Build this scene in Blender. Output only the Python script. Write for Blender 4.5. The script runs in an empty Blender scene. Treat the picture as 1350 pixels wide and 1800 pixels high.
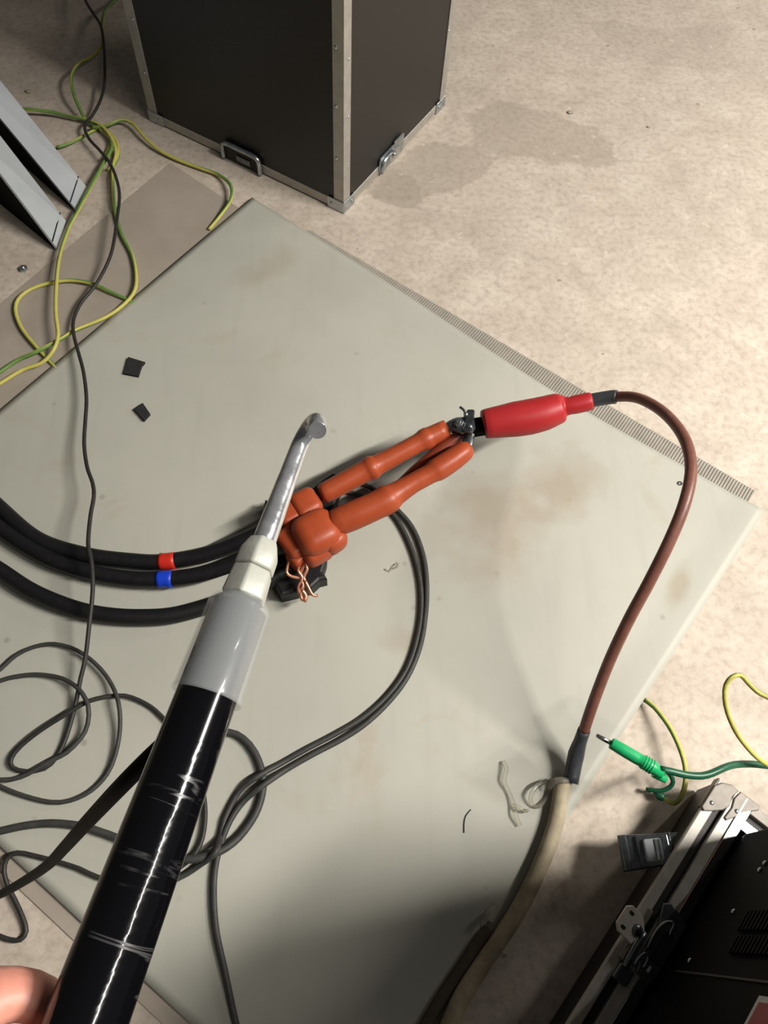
import bpy, bmesh, math, random
from mathutils import Vector, Matrix

# ------------------------------------------------------------------ camera
FPX, CX, CY, CAM_H = 1400.0, 675.0, 900.0, 1.5        # focal length in pixels of the 1350x1800 frame, camera height (m)
NADIR = (602.0, 1635.0)                               # where plumb lines meet in the frame
_down = Vector((NADIR[0] - CX, -(NADIR[1] - CY), -FPX)).normalized()
_up = -_down
_y = Vector((0, 1, 0)) - _up * _up.y
_y.normalize()
_x = _y.cross(_up)
R3 = Matrix((_x, _y, _up))                            # camera vector -> world vector
scene = bpy.context.scene
col = scene.collection
cam_data = bpy.data.cameras.new('camera')
cam_data.sensor_fit = 'HORIZONTAL'
cam_data.sensor_width = 36.0
cam_data.lens = 36.0 * FPX / 1350.0
cam_data.clip_start = 0.01
cam = bpy.data.objects.new('camera', cam_data)
cam.matrix_world = Matrix.Translation((0, 0, CAM_H)) @ R3.to_4x4()
col.objects.link(cam)
scene.camera = cam

# ------------------------------------------------------------------ world, lamps, exposure
world = bpy.data.worlds.new('world')
scene.world = world
world.use_nodes = True
bg = world.node_tree.nodes['Background']
bg.inputs[0].default_value = (1.0, 0.96, 0.90, 1)
bg.inputs[1].default_value = 0.055

def strip_light(name, a, b, width, power, color):
    a, b = Vector(a), Vector(b)
    L = bpy.data.lights.new(name, 'AREA')
    L.shape = 'RECTANGLE'
    L.size = (b - a).length
    L.size_y = width
    L.energy = power
    L.color = color
    o = bpy.data.objects.new(name, L)
    X = (b - a).normalized()
    Z = Vector((0, 0, 1))
    Y = Z.cross(X).normalized()
    Z = X.cross(Y)
    m = Matrix((X, Y, Z)).transposed().to_4x4()
    m.translation = (a + b) / 2
    o.matrix_world = m
    col.objects.link(o)
    return o

strip_light('tube_or_fill_light', (1.97, -0.11, 3.0), (3.50, 0.70, 3.0), 0.13, 310, (1.0, 0.955, 0.895))
strip_light('tube_or_fill_light', (0.86, -0.69, 3.0), (1.88, -0.16, 3.0), 0.018, 25, (1.0, 0.955, 0.895))
strip_light('tube_or_fill_light', (3.80, 2.60, 2.8), (6.60, 4.80, 2.8), 0.05, 130, (1.0, 0.96, 0.90))  # added fill lamp, brightens the far part of the floor

vs = scene.view_settings
vs.view_transform = 'Standard'
vs.look = 'None'
vs.exposure = 0.0
vs.gamma = 1.0
vs.use_curve_mapping = False

# ------------------------------------------------------------------ pixel -> place helpers
def ray(px, py):
    return R3 @ Vector(((px - CX) / FPX, -(py - CY) / FPX, -1.0))

def P(px, py, z=0.0):
    d = ray(px, py)
    t = (z - CAM_H) / d.z
    return Vector((0, 0, CAM_H)) + d * t

def depth(px, py, z):
    return (z - CAM_H) / ray(px, py).z

def rad(wpx, px, py, z):
    "radius in metres of something wpx pixels wide seen at px,py at height z"
    return wpx * depth(px, py, z) / FPX / 2

def C3(px, py, d):
    "point at camera depth d"
    return Vector((0, 0, CAM_H)) + ray(px, py) * d

# ------------------------------------------------------------------ materials
def mat(name, rgb, rough=0.5, metal=0.0, spec=0.5, coat=0.0, trans=0.0, sss=0.0, ior=1.45):
    m = bpy.data.materials.new(name)
    m.use_nodes = True
    b = m.node_tree.nodes['Principled BSDF']
    b.inputs['Base Color'].default_value = (*[srgb(c) for c in rgb], 1)
    b.inputs['Roughness'].default_value = rough
    b.inputs['Metallic'].default_value = metal
    b.inputs['Specular IOR Level'].default_value = spec
    b.inputs['Coat Weight'].default_value = coat
    b.inputs['Coat Roughness'].default_value = 0.055
    b.inputs['Transmission Weight'].default_value = trans
    b.inputs['IOR'].default_value = ior
    if sss:
        b.inputs['Subsurface Weight'].default_value = sss
        b.inputs['Subsurface Radius'].default_value = (0.01, 0.004, 0.002)
        b.inputs['Subsurface Scale'].default_value = 0.6
    return m

def srgb(c):
    c = c / 255.0
    return c / 12.92 if c <= 0.04045 else ((c + 0.055) / 1.055) ** 2.4

def lin(rgb):
    return (*[srgb(c) for c in rgb], 1)

class N:
    "small node-graph helper"
    def __init__(self, m):
        self.t = m.node_tree
        self.b = self.t.nodes['Principled BSDF']
        tc = self.t.nodes.new('ShaderNodeTexCoord')
        self.obj = tc.outputs['Object']
    def noise(self, scale, detail=4, rough=0.55, vec=None, distort=0.0):
        n = self.t.nodes.new('ShaderNodeTexNoise')
        n.inputs['Scale'].default_value = scale
        n.inputs['Detail'].default_value = detail
        n.inputs['Roughness'].default_value = rough
        n.inputs['Distortion'].default_value = distort
        self.t.links.new(vec or self.obj, n.inputs['Vector'])
        return n.outputs['Fac']
    def vor(self, scale, feature='F1', vec=None):
        n = self.t.nodes.new('ShaderNodeTexVoronoi')
        n.feature = feature
        n.inputs['Scale'].default_value = scale
        self.t.links.new(vec or self.obj, n.inputs['Vector'])
        return n.outputs['Distance']
    def mapping(self, scale, rot=(0, 0, 0), loc=(0, 0, 0)):
        n = self.t.nodes.new('ShaderNodeMapping')
        n.inputs['Scale'].default_value = scale
        n.inputs['Rotation'].default_value = rot
        n.inputs['Location'].default_value = loc
        self.t.links.new(self.obj, n.inputs['Vector'])
        return n.outputs['Vector']
    def ramp(self, fac, stops, interp='LINEAR'):
        n = self.t.nodes.new('ShaderNodeValToRGB')
        n.color_ramp.interpolation = interp
        e = n.color_ramp.elements
        while len(e) < len(stops):
            e.new(0.5)
        for i, (p, c) in enumerate(stops):
            e[i].position = p
            e[i].color = c if len(c) == 4 else (*c, 1)
        self.t.links.new(fac, n.inputs['Fac'])
        return n.outputs['Color']
    def mix(self, fac, a, b, blend='MIX'):
        n = self.t.nodes.new('ShaderNodeMix')
        n.data_type = 'RGBA'
        n.blend_type = blend
        for v, k in ((fac, 0), (a, 6), (b, 7)):
            if isinstance(v, (int, float)):
                n.inputs[k].default_value = v
            elif isinstance(v, tuple):
                n.inputs[k].default_value = v if len(v) == 4 else (*v, 1)
            else:
                self.t.links.new(v, n.inputs[k])
        return n.outputs[2]
    def math(self, op, a, b=0.0):
        n = self.t.nodes.new('ShaderNodeMath')
        n.operation = op
        for k, v in ((0, a), (1, b)):
            if isinstance(v, (int, float)):
                n.inputs[k].default_value = v
            else:
                self.t.links.new(v, n.inputs[k])
        return n.outputs[0]
    def blot(self, px, py, rx, ry, rot, edge=0.06, wob=0.5, freq=9.0):
        "a stain with a ragged outline at a place on the floor; rx, ry in metres"
        c = P(px, py)
        mp = self.t.nodes.new('ShaderNodeMapping')
        mp.vector_type = 'TEXTURE'
        mp.inputs['Location'].default_value = (c.x, c.y, 0)
        mp.inputs['Rotation'].default_value = (0, 0, math.radians(rot))
        mp.inputs['Scale'].default_value = (rx, ry, 1)
        self.t.links.new(self.obj, mp.inputs['Vector'])
        ln = self.t.nodes.new('ShaderNodeVectorMath')
        ln.operation = 'LENGTH'
        self.t.links.new(mp.outputs[0], ln.inputs[0])
        w = self.math('ADD', ln.outputs['Value'], self.math('MULTIPLY', self.math('SUBTRACT', self.noise(freq, 5, 0.6), 0.5), wob * 2))
        return self.ramp(self.math('MULTIPLY', w, 0.5), [(0.5 - edge, W4), (0.5 + edge * 0.2, K4)])
    def color(self, s):
        self.t.links.new(s, self.b.inputs['Base Color'])
    def rough(self, s):
        self.t.links.new(s, self.b.inputs['Roughness'])
    def bump(self, h, strength=0.3, dist=0.01):
        n = self.t.nodes.new('ShaderNodeBump')
        n.inputs['Strength'].default_value = strength
        n.inputs['Distance'].default_value = dist
        self.t.links.new(h, n.inputs['Height'])
        self.t.links.new(n.outputs['Normal'], self.b.inputs['Normal'])

W4, K4 = (1, 1, 1, 1), (0, 0, 0, 1)
M = {}

def m_concrete():
    m = mat('concrete', (185, 172, 156), 0.75, spec=0.3)
    n = N(m)
    big = n.noise(1.3, 5, 0.6)
    mid = n.noise(9, 6, 0.65, distort=0.4)
    fine = n.noise(60, 4, 0.6)
    c = n.ramp(mid, [(0.28, lin((176, 164, 149))), (0.5, lin((190, 178, 163))), (0.72, lin((204, 193, 178)))])
    c = n.mix(n.ramp(big, [(0.35, K4), (0.65, W4)]), c, n.mix(0.3, c, lin((160, 150, 140))))
    # worn patches with a ragged outline of their own
    patch = n.noise(1.7, 3, 0.45, vec=n.mapping((1, 1, 1), loc=(3.1, 1.4, 0)), distort=0.6)
    pm = n.ramp(patch, [(0.66, K4), (0.675, W4)])
    c = n.mix(n.math('MULTIPLY', pm, 0.3), c, lin((160, 149, 136)))
    for a in ((940, 235, .24, .12, -12), (760, 300, .17, .10, 30), (690, 330, .06, .10, 40)):
        c = n.mix(n.math('MULTIPLY', n.blot(*a, edge=0.05, wob=0.75, freq=7), 0.62), c, lin((158, 147, 133)))
    c = n.mix(n.ramp(fine, [(0.3, (0.45,) * 3), (0.55, K4)]), c, lin((140, 128, 114)))
    # pale flecks and small pits
    fl = n.noise(34, 3, 0.5, vec=n.mapping((1, 1, 1), loc=(7, 2, 0)))
    c = n.mix(n.ramp(fl, [(0.64, K4), (0.74, (0.4,) * 3)]), c, lin((214, 203, 188)))
    pv = n.vor(11, vec=n.mapping((1, 1.4, 1), rot=(0, 0, 0.5)))
    pit = n.ramp(pv, [(0.05, W4), (0.085, K4)])
    gate = n.ramp(n.noise(5, 2), [(0.5, K4), (0.56, W4)])
    pitm = n.math('MULTIPLY', pit, gate)
    c = n.mix(n.math('MULTIPLY', pitm, 0.55), c, lin((120, 108, 94)))
    n.color(c)
    h = n.math('ADD', n.math('MULTIPLY', mid, 0.6), n.math('MULTIPLY', fine, 0.25))
    h = n.math('SUBTRACT', h, n.math('MULTIPLY', pitm, 0.6))
    n.bump(h, 0.35, 0.006)
    return m
M['concrete'] = m_concrete()

def m_mat():
    m = mat('green_rubber', (166, 165, 150), 0.55, spec=0.35)
    n = N(m)
    a = n.noise(3.0, 4, 0.55)
    c = n.ramp(a, [(0.3, lin((165, 164, 153))), (0.7, lin((175, 174, 162)))])
    st = n.noise(3.4, 4, 0.6, vec=n.mapping((1, 1, 1), loc=(1.6, 5.2, 0)), distort=0.8)
    c = n.mix(n.ramp(st, [(0.60, K4), (0.74, (0.4,) * 3)]), c, lin((158, 140, 118)))
    for bl, k in (((985, 860, .10, .09, 20), .55), ((870, 900, .12, .10, -30), .5), ((1190, 1030, .07, .022, 60), .5), ((860, 1000, .10, .06, 10), .35), ((700, 1130, .05, .03, 0), .3), ((480, 470, .12, .05, 40), .25)):
        c = n.mix(n.math('MULTIPLY', n.blot(*bl, edge=0.35, wob=0.7, freq=12), k), c, lin((150, 133, 112)))
    drag = n.noise(5, 3, 0.5, vec=n.mapping((7, 0.7, 1), rot=(0, 0, 0.75)))
    c = n.mix(n.ramp(drag, [(0.55, K4), (0.75, (0.12,) * 3)]), c, lin((138, 138, 128)))
    sp = n.vor(14)
    g = n.ramp(n.noise(4, 2, vec=n.mapping((1, 1, 1), loc=(9, 9, 0))), [(0.5, K4), (0.58, W4)])
    c = n.mix(n.math('MULTIPLY', n.math('MULTIPLY', n.ramp(sp, [(0.05, W4), (0.11, K4)]), g), 0.4), c, lin((110, 104, 92)))
    n.color(c)
    n.bump(n.math('ADD', n.math('MULTIPLY', a, 1.0), n.math('MULTIPLY', n.noise(120, 2), 0.06)), 0.15, 0.006)
    return m
M['mat'] = m_mat()

def noisy(name, c1, c2, rough, scale=20, metal=0.0, spec=0.5, bump=0.05, **k):
    m = mat(name, c1, rough, metal, spec, **k)
    n = N(m)
    f = n.noise(scale, 5, 0.6)
    n.color(n.ramp(f, [(0.3, lin(c1)), (0.7, lin(c2))]))
    if bump:
        n.bump(f, bump, 0.003)
    return m
M['brown_sheet'] = noisy('brown_grey_rubber', (150, 140, 128), (162, 152, 139), 0.7, 8, spec=0.3)
M['ribbed'] = noisy('ribbed_rubber', (142, 137, 127), (156, 150, 139), 0.65, 30, spec=0.3)
M['laminate'] = noisy('black_laminate', (22, 21, 20), (28, 26, 25), 0.42, 300, spec=0.5, bump=0.1)
M['alu'] = noisy('aluminium', (160, 156, 148), (178, 174, 166), 0.42, 30, metal=0.5, bump=0.05)
M['alu_bright'] = noisy('polished_aluminium', (205, 205, 203), (222, 222, 220), 0.2, 25, metal=1.0, bump=0.04)
M['alu_worn_shaded'] = noisy('worn_shaded_aluminium', (104, 98, 89), (126, 119, 109), 0.5, 40, metal=0.2, bump=0.1)  # aluminium with the shadow on the tray corner darkened into its colour
M['alu_rim_lightened'] = noisy('lightened_rim_aluminium', (172, 167, 157), (192, 186, 176), 0.5, 40, metal=0.1, bump=0.1)  # same aluminium, colour lightened to make up for the rim lying in shade
M['steel'] = noisy('zinc_steel', (150, 158, 162), (190, 196, 198), 0.28, 60, metal=0.9)
M['dark_steel'] = noisy('dark_steel', (96, 102, 104), (128, 134, 136), 0.3, 60, metal=0.9)
M['grey_paint'] = noisy('grey_paint', (168, 173, 175), (178, 183, 185), 0.5, 12, spec=0.4, bump=0.02)
M['black_paint'] = noisy('black_paint', (3, 3, 3), (6, 6, 6), 0.6, 40, spec=0.06)
M['black_rubber'] = noisy('black_cable_rubber', (18, 18, 19), (25, 25, 26), 0.5, 60, spec=0.4)
M['dark_rubber'] = noisy('dark_grey_cable_rubber', (52, 52, 50), (64, 63, 60), 0.55, 60, spec=0.4)
M['brown_grey'] = noisy('brown_grey_strip', (70, 64, 55), (84, 77, 66), 0.6, 40, spec=0.3)
M['lead_black'] = noisy('black_earth_lead', (8, 8, 9), (12, 12, 13), 0.6, 60, spec=0.08, bump=0)
M['thin_black'] = noisy('thin_black_cable', (40, 39, 37), (52, 50, 47), 0.5, 60, spec=0.4)
M['yellow'] = noisy('yellow_insulation', (178, 172, 84), (190, 183, 98), 0.5, 50)
M['green'] = noisy('green_insulation', (92, 126, 60), (106, 140, 70), 0.5, 50)
M['orange'] = noisy('orange_heat_shrink', (152, 64, 34), (164, 74, 42), 0.42, 22, spec=0.4, bump=0.25)
M['orange_shaded'] = noisy('shaded_orange_heat_shrink', (112, 46, 28), (124, 54, 34), 0.45, 22, spec=0.4, bump=0.2)  # the orange with the shade under the upper sleeves put into its colour
M['red'] = noisy('red_plastic', (160, 34, 38), (170, 42, 44), 0.45, 10, spec=0.4, bump=0.03)
M['brown'] = noisy('brown_cable_rubber', (104, 66, 55), (122, 80, 68), 0.42, 40, spec=0.5, bump=0.1)
M['slate'] = noisy('slate_heat_shrink', (52, 54, 58), (66, 68, 72), 0.4, 60, spec=0.5, bump=0.2)
M['cream'] = noisy('dirty_cream_sheath', (118, 106, 84), (184, 172, 146), 0.6, 16, spec=0.3, bump=0.2)
M['copper'] = noisy('copper', (196, 132, 102), (214, 156, 128), 0.32, 80, metal=0.7)
M['tape_red'] = mat('red_tape', (190, 40, 22), 0.45)
M['tape_blue'] = mat('blue_tape', (22, 62, 190), 0.45)
M['plug_green'] = noisy('green_plastic', (30, 160, 96), (40, 176, 108), 0.32, 20, spec=0.5)
M['lead_green'] = noisy('dark_green_cable', (22, 78, 52), (30, 88, 60), 0.38, 40, spec=0.5)
M['foam'] = noisy('black_foam', (40, 40, 40), (52, 52, 52), 0.9, 200, spec=0.1, bump=0.4)
M['white_plastic'] = noisy('off_white_plastic', (190, 182, 170), (204, 196, 184), 0.5, 30)
M['label_white'] = mat('label_white', (190, 190, 190), 0.5)
M['label_red'] = mat('label_red', (150, 34, 42), 0.5)
M['film'] = mat('clear_film', (238, 236, 226), 0.12, trans=0.92, spec=0.5, ior=1.2)
M['groove'] = mat('groove_black', (36, 34, 31), 0.6)

def m_rod():
    m = mat('taped_black_tube', (10, 10, 13), 0.10, spec=0.55)
    n = N(m)
    v = n.mapping((9, 9, 120))
    w = n.noise(1.0, 3, 0.5, vec=v, distort=0.8)
    ln = n.ramp(w, [(0.60, K4), (0.635, W4), (0.665, K4)])
    patch = n.noise(26, 4, 0.6)
    g = n.ramp(patch, [(0.48, K4), (0.60, W4)])
    sep = n.t.nodes.new('ShaderNodeSeparateXYZ')
    n.t.links.new(n.obj, sep.inputs[0])
    taped = n.ramp(n.math('MULTIPLY', n.math('ADD', sep.outputs[2], -0.330), -40.0), [(0.0, K4), (0.2, W4)])
    f = n.math('MULTIPLY', n.math('MULTIPLY', ln, g), taped)
    n.color(n.mix(n.math('MULTIPLY', f, 0.3), lin((9, 9, 12)), lin((120, 120, 120))))
    wr = n.noise(1.0, 3, 0.6, vec=n.mapping((60, 60, 45)))
    r = n.math('ADD', 0.11, n.math('MULTIPLY', n.math('MULTIPLY', f, taped), 0.35))
    n.rough(r)
    n.bump(n.math('MULTIPLY', wr, taped), 0.12, 0.003)
    return m
M['rod'] = m_rod()

def m_milky():
    m = mat('milky_clear_plastic', (214, 219, 220), 0.32, spec=0.5, coat=1.0)
    n = N(m)
    n.b.inputs['Alpha'].default_value = 0.155
    n.b.inputs['Coat Roughness'].default_value = 0.14
    n.bump(n.noise(60, 4, 0.6), 0.12, 0.001)
    return m
M['milky'] = m_milky()
M['white_nylon'] = noisy('white_nylon', (166, 167, 157), (180, 181, 171), 0.4, 40, spec=0.45, bump=0.15)
def m_hook():
    m = mat('bright_steel', (206, 209, 213), 0.22, metal=0.75)
    n = N(m)
    n.color(n.ramp(n.noise(70, 4), [(0.3, lin((176, 180, 184))), (0.7, lin((214, 216, 220)))]))
    n.rough(n.ramp(n.noise(90, 3), [(0.35, (0.12,) * 3), (0.7, (0.3,) * 3)]))
    n.bump(n.noise(55, 3, 0.6), 0.35, 0.0018)
    return m
M['hook'] = m_hook()
def m_skin():
    m = mat('skin', (222, 152, 130), 0.45, sss=0.35, spec=0.4)
    n = N(m)
    n.color(n.ramp(n.noise(45, 4), [(0.3, lin((202, 136, 118))), (0.7, lin((218, 156, 136)))]))
    n.bump(n.noise(400, 3), 0.12, 0.001)
    return m
M['skin'] = m_skin()

# ------------------------------------------------------------------ mesh helpers
def link(name, verts, faces, mats, parent=None, smooth=True, fm=None, matrix=None):
    me = bpy.data.meshes.new(name)
    me.from_pydata([tuple(v) for v in verts], [], faces)
    if not isinstance(mats, (list, tuple)):
        mats = [mats]
    for m in mats:
        me.materials.append(M[m])
    if fm:
        for p, i in zip(me.polygons, fm):
            p.material_index = i
    if smooth:
        for p in me.polygons:
            p.use_smooth = True
    me.update()
    o = bpy.data.objects.new(name, me)
    col.objects.link(o)
    if parent is not None:
        o.parent = parent
        o.matrix_parent_inverse = parent.matrix_world.inverted()
    if matrix is not None:
        o.matrix_world = matrix
    return o

def tag(o, label, cat, group=None):
    o['label'] = label
    o['category'] = cat
    if group:
        o['group'] = group
    return o

def thing(name, label, cat, matrix=None, group=None):
    o = bpy.data.objects.new(name, None)
    o.empty_display_size = 0.05
    col.objects.link(o)
    o.matrix_world = matrix if matrix is not None else Matrix()
    return tag(o, label, cat, group)

def at(v, z=None):
    return Matrix.Translation((v[0], v[1], v[2] if z is None else z))

def catmull(pts, step):
    n = len(pts)
    if n < 3:
        k = max(2, int((pts[1][0] - pts[0][0]).length / step))
        return [(pts[0][0].lerp(pts[1][0], i / k), pts[0][1] + (pts[1][1] - pts[0][1]) * i / k) for i in range(k + 1)]
    out = []
    for i in range(n - 1):
        p0, p1, p2, p3 = pts[max(i - 1, 0)], pts[i], pts[i + 1], pts[min(i + 2, n - 1)]
        k = max(2, min(24, int((p2[0] - p1[0]).length / step)))
        for j in range(k):
            t = j / k
            def cr(a, b, c, d):
                return 0.5 * ((2 * b) + (c - a) * t + (2 * a - 5 * b + 4 * c - d) * t * t + (3 * b - a - 3 * c + d) * t ** 3)
            out.append((Vector([cr(p0[0][q], p1[0][q], p2[0][q], p3[0][q]) for q in range(3)]), p1[1] + (p2[1] - p1[1]) * t))
    out.append(pts[-1])
    return out

def tube(name, pts, r, mats, parent=None, sides=12, step=0.012, smooth_path=True, stripes=False, twist=0.0, origin=None, flat=1.0, facet=False):
    "pts: Vectors; r: a radius or one per point"
    rs = r if isinstance(r, (list, tuple)) else [r] * len(pts)
    seq = list(zip([Vector(p) for p in pts], rs))
    if smooth_path:
        seq = catmull(seq, step)
    P_ = [s[0] for s in seq]
    verts, faces, fm = [], [], []
    t = (P_[1] - P_[0]).normalized()
    nrm = Vector((0, 0, 1)) - t * t.z
    if nrm.length < 0.05:
        nrm = Vector((1, 0, 0)) - t * t.x
    nrm.normalize()
    ang = 0.0
    for i, (p, rr) in enumerate(seq):
        if i == 0:
            tt = P_[1] - P_[0]
        elif i == len(P_) - 1:
            tt = P_[-1] - P_[-2]
        else:
            tt = P_[i + 1] - P_[i - 1]
        if tt.length > 1e-9:
            tt.normalize()
            nrm = nrm - tt * nrm.dot(tt)
            nrm.normalize()
        else:
            tt = t
        t = tt
        bn = tt.cross(nrm)
        if i:
            ang += twist * (P_[i] - P_[i - 1]).length
        for k in range(sides):
            a = 2 * math.pi * k / sides + ang
            verts.append(p + nrm * math.cos(a) * rr * flat + bn * math.sin(a) * rr)
    nr = len(seq)
    for i in range(nr - 1):
        for k in range(sides):
            k2 = (k + 1) % sides
            faces.append((i * sides + k, i * sides + k2, (i + 1) * sides + k2, (i + 1) * sides + k))
            fm.append(1 if (stripes and k < sides * 0.36) else 0)
    faces.append(tuple(range(sides - 1, -1, -1))); fm.append(0)
    faces.append(tuple((nr - 1) * sides + k for k in range(sides))); fm.append(0)
    o = Vector(origin) if origin is not None else None
    m = None
    if parent is None or origin is not None:
        o = P_[0].copy() if o is None else o
        o.z = 0
        verts = [v - o for v in verts]
        m = Matrix.Translation(o)
    ob = link(name, verts, faces, mats, parent, smooth=not facet, fm=fm if stripes else None, matrix=m)
    for p in list(ob.data.polygons)[-2:]:
        p.use_smooth = False
    return ob

def pz(lst):
    return [P(*q) for q in lst]

def boxm(name, size, mats, parent, loc=(0, 0, 0), bevel=0.0, frame=None, rot=None, seg=1):
    "a bevelled box; frame: matrix of the local axes in which loc is given"
    bm = bmesh.new()
    bmesh.ops.create_cube(bm, size=1.0)
    bmesh.ops.scale(bm, vec=size, verts=bm.verts)
    if bevel:
        bmesh.ops.bevel(bm, geom=list(bm.edges), offset=bevel, segments=seg, affect='EDGES', profile=0.5)
    me = bpy.data.meshes.new(name)
    bm.to_mesh(me)
    bm.free()
    me.materials.append(M[mats])
    o = bpy.data.objects.new(name, me)
    col.objects.link(o)
    mw = (frame or Matrix()) @ Matrix.Translation(loc)
    if rot is not None:
        mw = mw @ rot
    if parent is not None:
        o.parent = parent
        o.matrix_parent_inverse = parent.matrix_world.inverted()
    o.matrix_world = mw
    return o

def prism(name, poly, h, mats, parent=None, matrix=None, bevel=0.0, smooth=False):
    "poly: 2D outline (counter-clockwise), extruded from z=0 to h"
    bm = bmesh.new()
    vs_ = [bm.verts.new((p[0], p[1], 0)) for p in poly]
    f = bm.faces.new(vs_)
    r = bmesh.ops.extrude_face_region(bm, geom=[f])
    up = [g for g in r['geom'] if isinstance(g, bmesh.types.BMVert)]
    bmesh.ops.translate(bm, vec=(0, 0, h), verts=up)
    bmesh.ops.recalc_face_normals(bm, faces=bm.faces)
    if bevel:
        es = [e for e in bm.edges if all(abs(v.co.z - h) < 1e-7 for v in e.verts)]
        bmesh.ops.bevel(bm, geom=es, offset=bevel, segments=2, affect='EDGES', profile=0.5)
    me = bpy.data.meshes.new(name)
    bm.to_mesh(me)
    bm.free()
    me.materials.append(M[mats])
    o = bpy.data.objects.new(name, me)
    col.objects.link(o)
    if parent is not None:
        o.parent = parent
        o.matrix_parent_inverse = parent.matrix_world.inverted()
    if matrix is not None:
        o.matrix_world = matrix
    return o

def rrect(w, h, r, n=4, cx=0, cy=0):
    out = []
    for sx, sy, a0 in ((1, -1, -90), (1, 1, 0), (-1, 1, 90), (-1, -1, 180)):
        for i in range(n + 1):
            a = math.radians(a0 + 90 * i / n)
            out.append((cx + sx * (w / 2 - r) + r * math.cos(a), cy + sy * (h / 2 - r) + r * math.sin(a)))
    return out

def dome(name, r, h, mats, parent, matrix, n=10):
    v, f = [], []
    rings = 3
    for i in range(rings):
        a = math.pi / 2 * i / rings
        for k in range(n):
            b = 2 * math.pi * k / n
            v.append((r * math.cos(a) * math.cos(b), r * math.cos(a) * math.sin(b), h * math.sin(a)))
    v.append((0, 0, h))
    for i in range(rings - 1):
        for k in range(n):
            f.append((i * n + k, i * n + (k + 1) % n, (i + 1) * n + (k + 1) % n, (i + 1) * n + k))
    for k in range(n):
        f.append(((rings - 1) * n + k, (rings - 1) * n + (k + 1) % n, len(v) - 1))
    f.append(tuple(range(n - 1, -1, -1)))
    return link(name, v, f, mats, parent, matrix=matrix)

def frame_from(o, x, y):
    x = Vector(x).normalized()
    y = Vector(y)
    y = (y - x * y.dot(x)).normalized()
    z = x.cross(y)
    m = Matrix((x, y, z)).transposed().to_4x4()
    m.translation = o
    return m

# ------------------------------------------------------------------ floor
def make_floor():
    x0, x1, y0, y1 = -4.0, 5.0, -2.5, 6.5
    nx = 2
    v = [(x0, y0, 0), (x1, y0, 0), (x1, y1, 0), (x0, y1, 0), (x0, y0, -0.1), (x1, y0, -0.1), (x1, y1, -0.1), (x0, y1, -0.1)]
    f = [(0, 1, 2, 3), (7, 6, 5, 4), (0, 4, 5, 1), (1, 5, 6, 2), (2, 6, 7, 3), (3, 7, 4, 0)]
    o = link('floor', v, f, 'concrete', smooth=False)
    o['kind'] = 'structure'
    o['label'] = 'beige worn concrete floor with pits and patches'
make_floor()

# ------------------------------------------------------------------ mats
MAT_Z = 0.010                       # top of the green mat
mB, mC = P(443, 347, MAT_Z), P(1342, 900, MAT_Z)
mB.z = mC.z = 0
mD = mC + Vector((-0.640, -0.768, 0)) * 1.42      # near right corner, out of frame
mA = mB + Vector((-0.604, -0.797, 0)) * 1.46      # near left corner, out of frame

def make_green_mat():
    nu, nv = 90, 90
    top, bot, faces = [], [], []
    for j in range(nv + 1):
        for i in range(nu + 1):
            u, w = i / nu, j / nv
            p = (mB * (1 - u) + mC * u) * (1 - w) + (mA * (1 - u) + mD * u) * w
            p = p + (mA - mB).normalized() * (0.020 * (1 - w) ** 3 * math.sin(math.pi * u ** 1.6) ** 2)
            d_right = (1 - u) * 1.49
            drop = max(0.0, 1 - d_right / 0.085)
            drop = drop * drop * (3 - 2 * drop)
            near_ribbed = 1.0
            wav = 0.0012 * math.sin(7.3 * p.x + 2) * math.sin(6.1 * p.y + 1) + 0.0006 * math.sin(15 * p.x - 9 * p.y)
            z = MAT_Z + wav * 0.6 + 0.007 * drop * (1 - 0.55 * w)
            top.append((p.x, p.y, z))
            bot.append((p.x, p.y, z - 0.0036))
    n = nu + 1
    off = len(top)
    for j in range(nv):
        for i in range(nu):
            a = j * n + i
            faces.append((a, a + n, a + n + 1, a + 1))
            faces.append((off + a, off + a + 1, off + a + n + 1, off + a + n))
    for i in range(nu):
        faces.append((i, i + 1, off + i + 1, off + i))
        a = nv * n + i
        faces.append((a + 1, a, off + a, off + a + 1))
    for j in range(nv):
        a = j * n
        faces.append((a + n, a, off + a, off + a + n))
        a = j * n + nu
        faces.append((a, a + n, off + a + n, off + a))
    o = link('rubber_mat', top + bot, faces, 'mat', smooth=False)
    for i, p in enumerate(o.data.polygons):
        if i < nu * nv * 2:
            p.use_smooth = True
    tag(o, 'large pale grey-green rubber mat spread flat across the concrete floor', 'mat')
make_green_mat()

def make_brown_sheet():
    k0 = P(300, 288)
    k1 = P(0, 537)
    ul = (k1 - k0).normalized()
    bot_dir = (mD - mA).normalized()
    nrm_out = Vector((bot_dir.y, -bot_dir.x, 0))           # away from the mat, towards the camera
    far = k0 + ul * 1.75
    e0 = mA + nrm_out * 0.027
    # line of the near edge carried left until it meets the far edge
    e_left = e0 - bot_dir * 0.5
    e_right = mD + nrm_out * 0.027 - bot_dir * 0.04
    inner1 = P(470, 400)
    inner2 = P(900, 700)
    poly = [k0, far, e_left, e_right, inner2, inner1]
    o = prism('rubber_sheet', [(p.x, p.y) for p in poly], 0.003, 'brown_sheet')
    tag(o, 'thin brown-grey rubber sheet showing at the left from under the pale green mat', 'rubber sheet')
make_brown_sheet()

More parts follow.
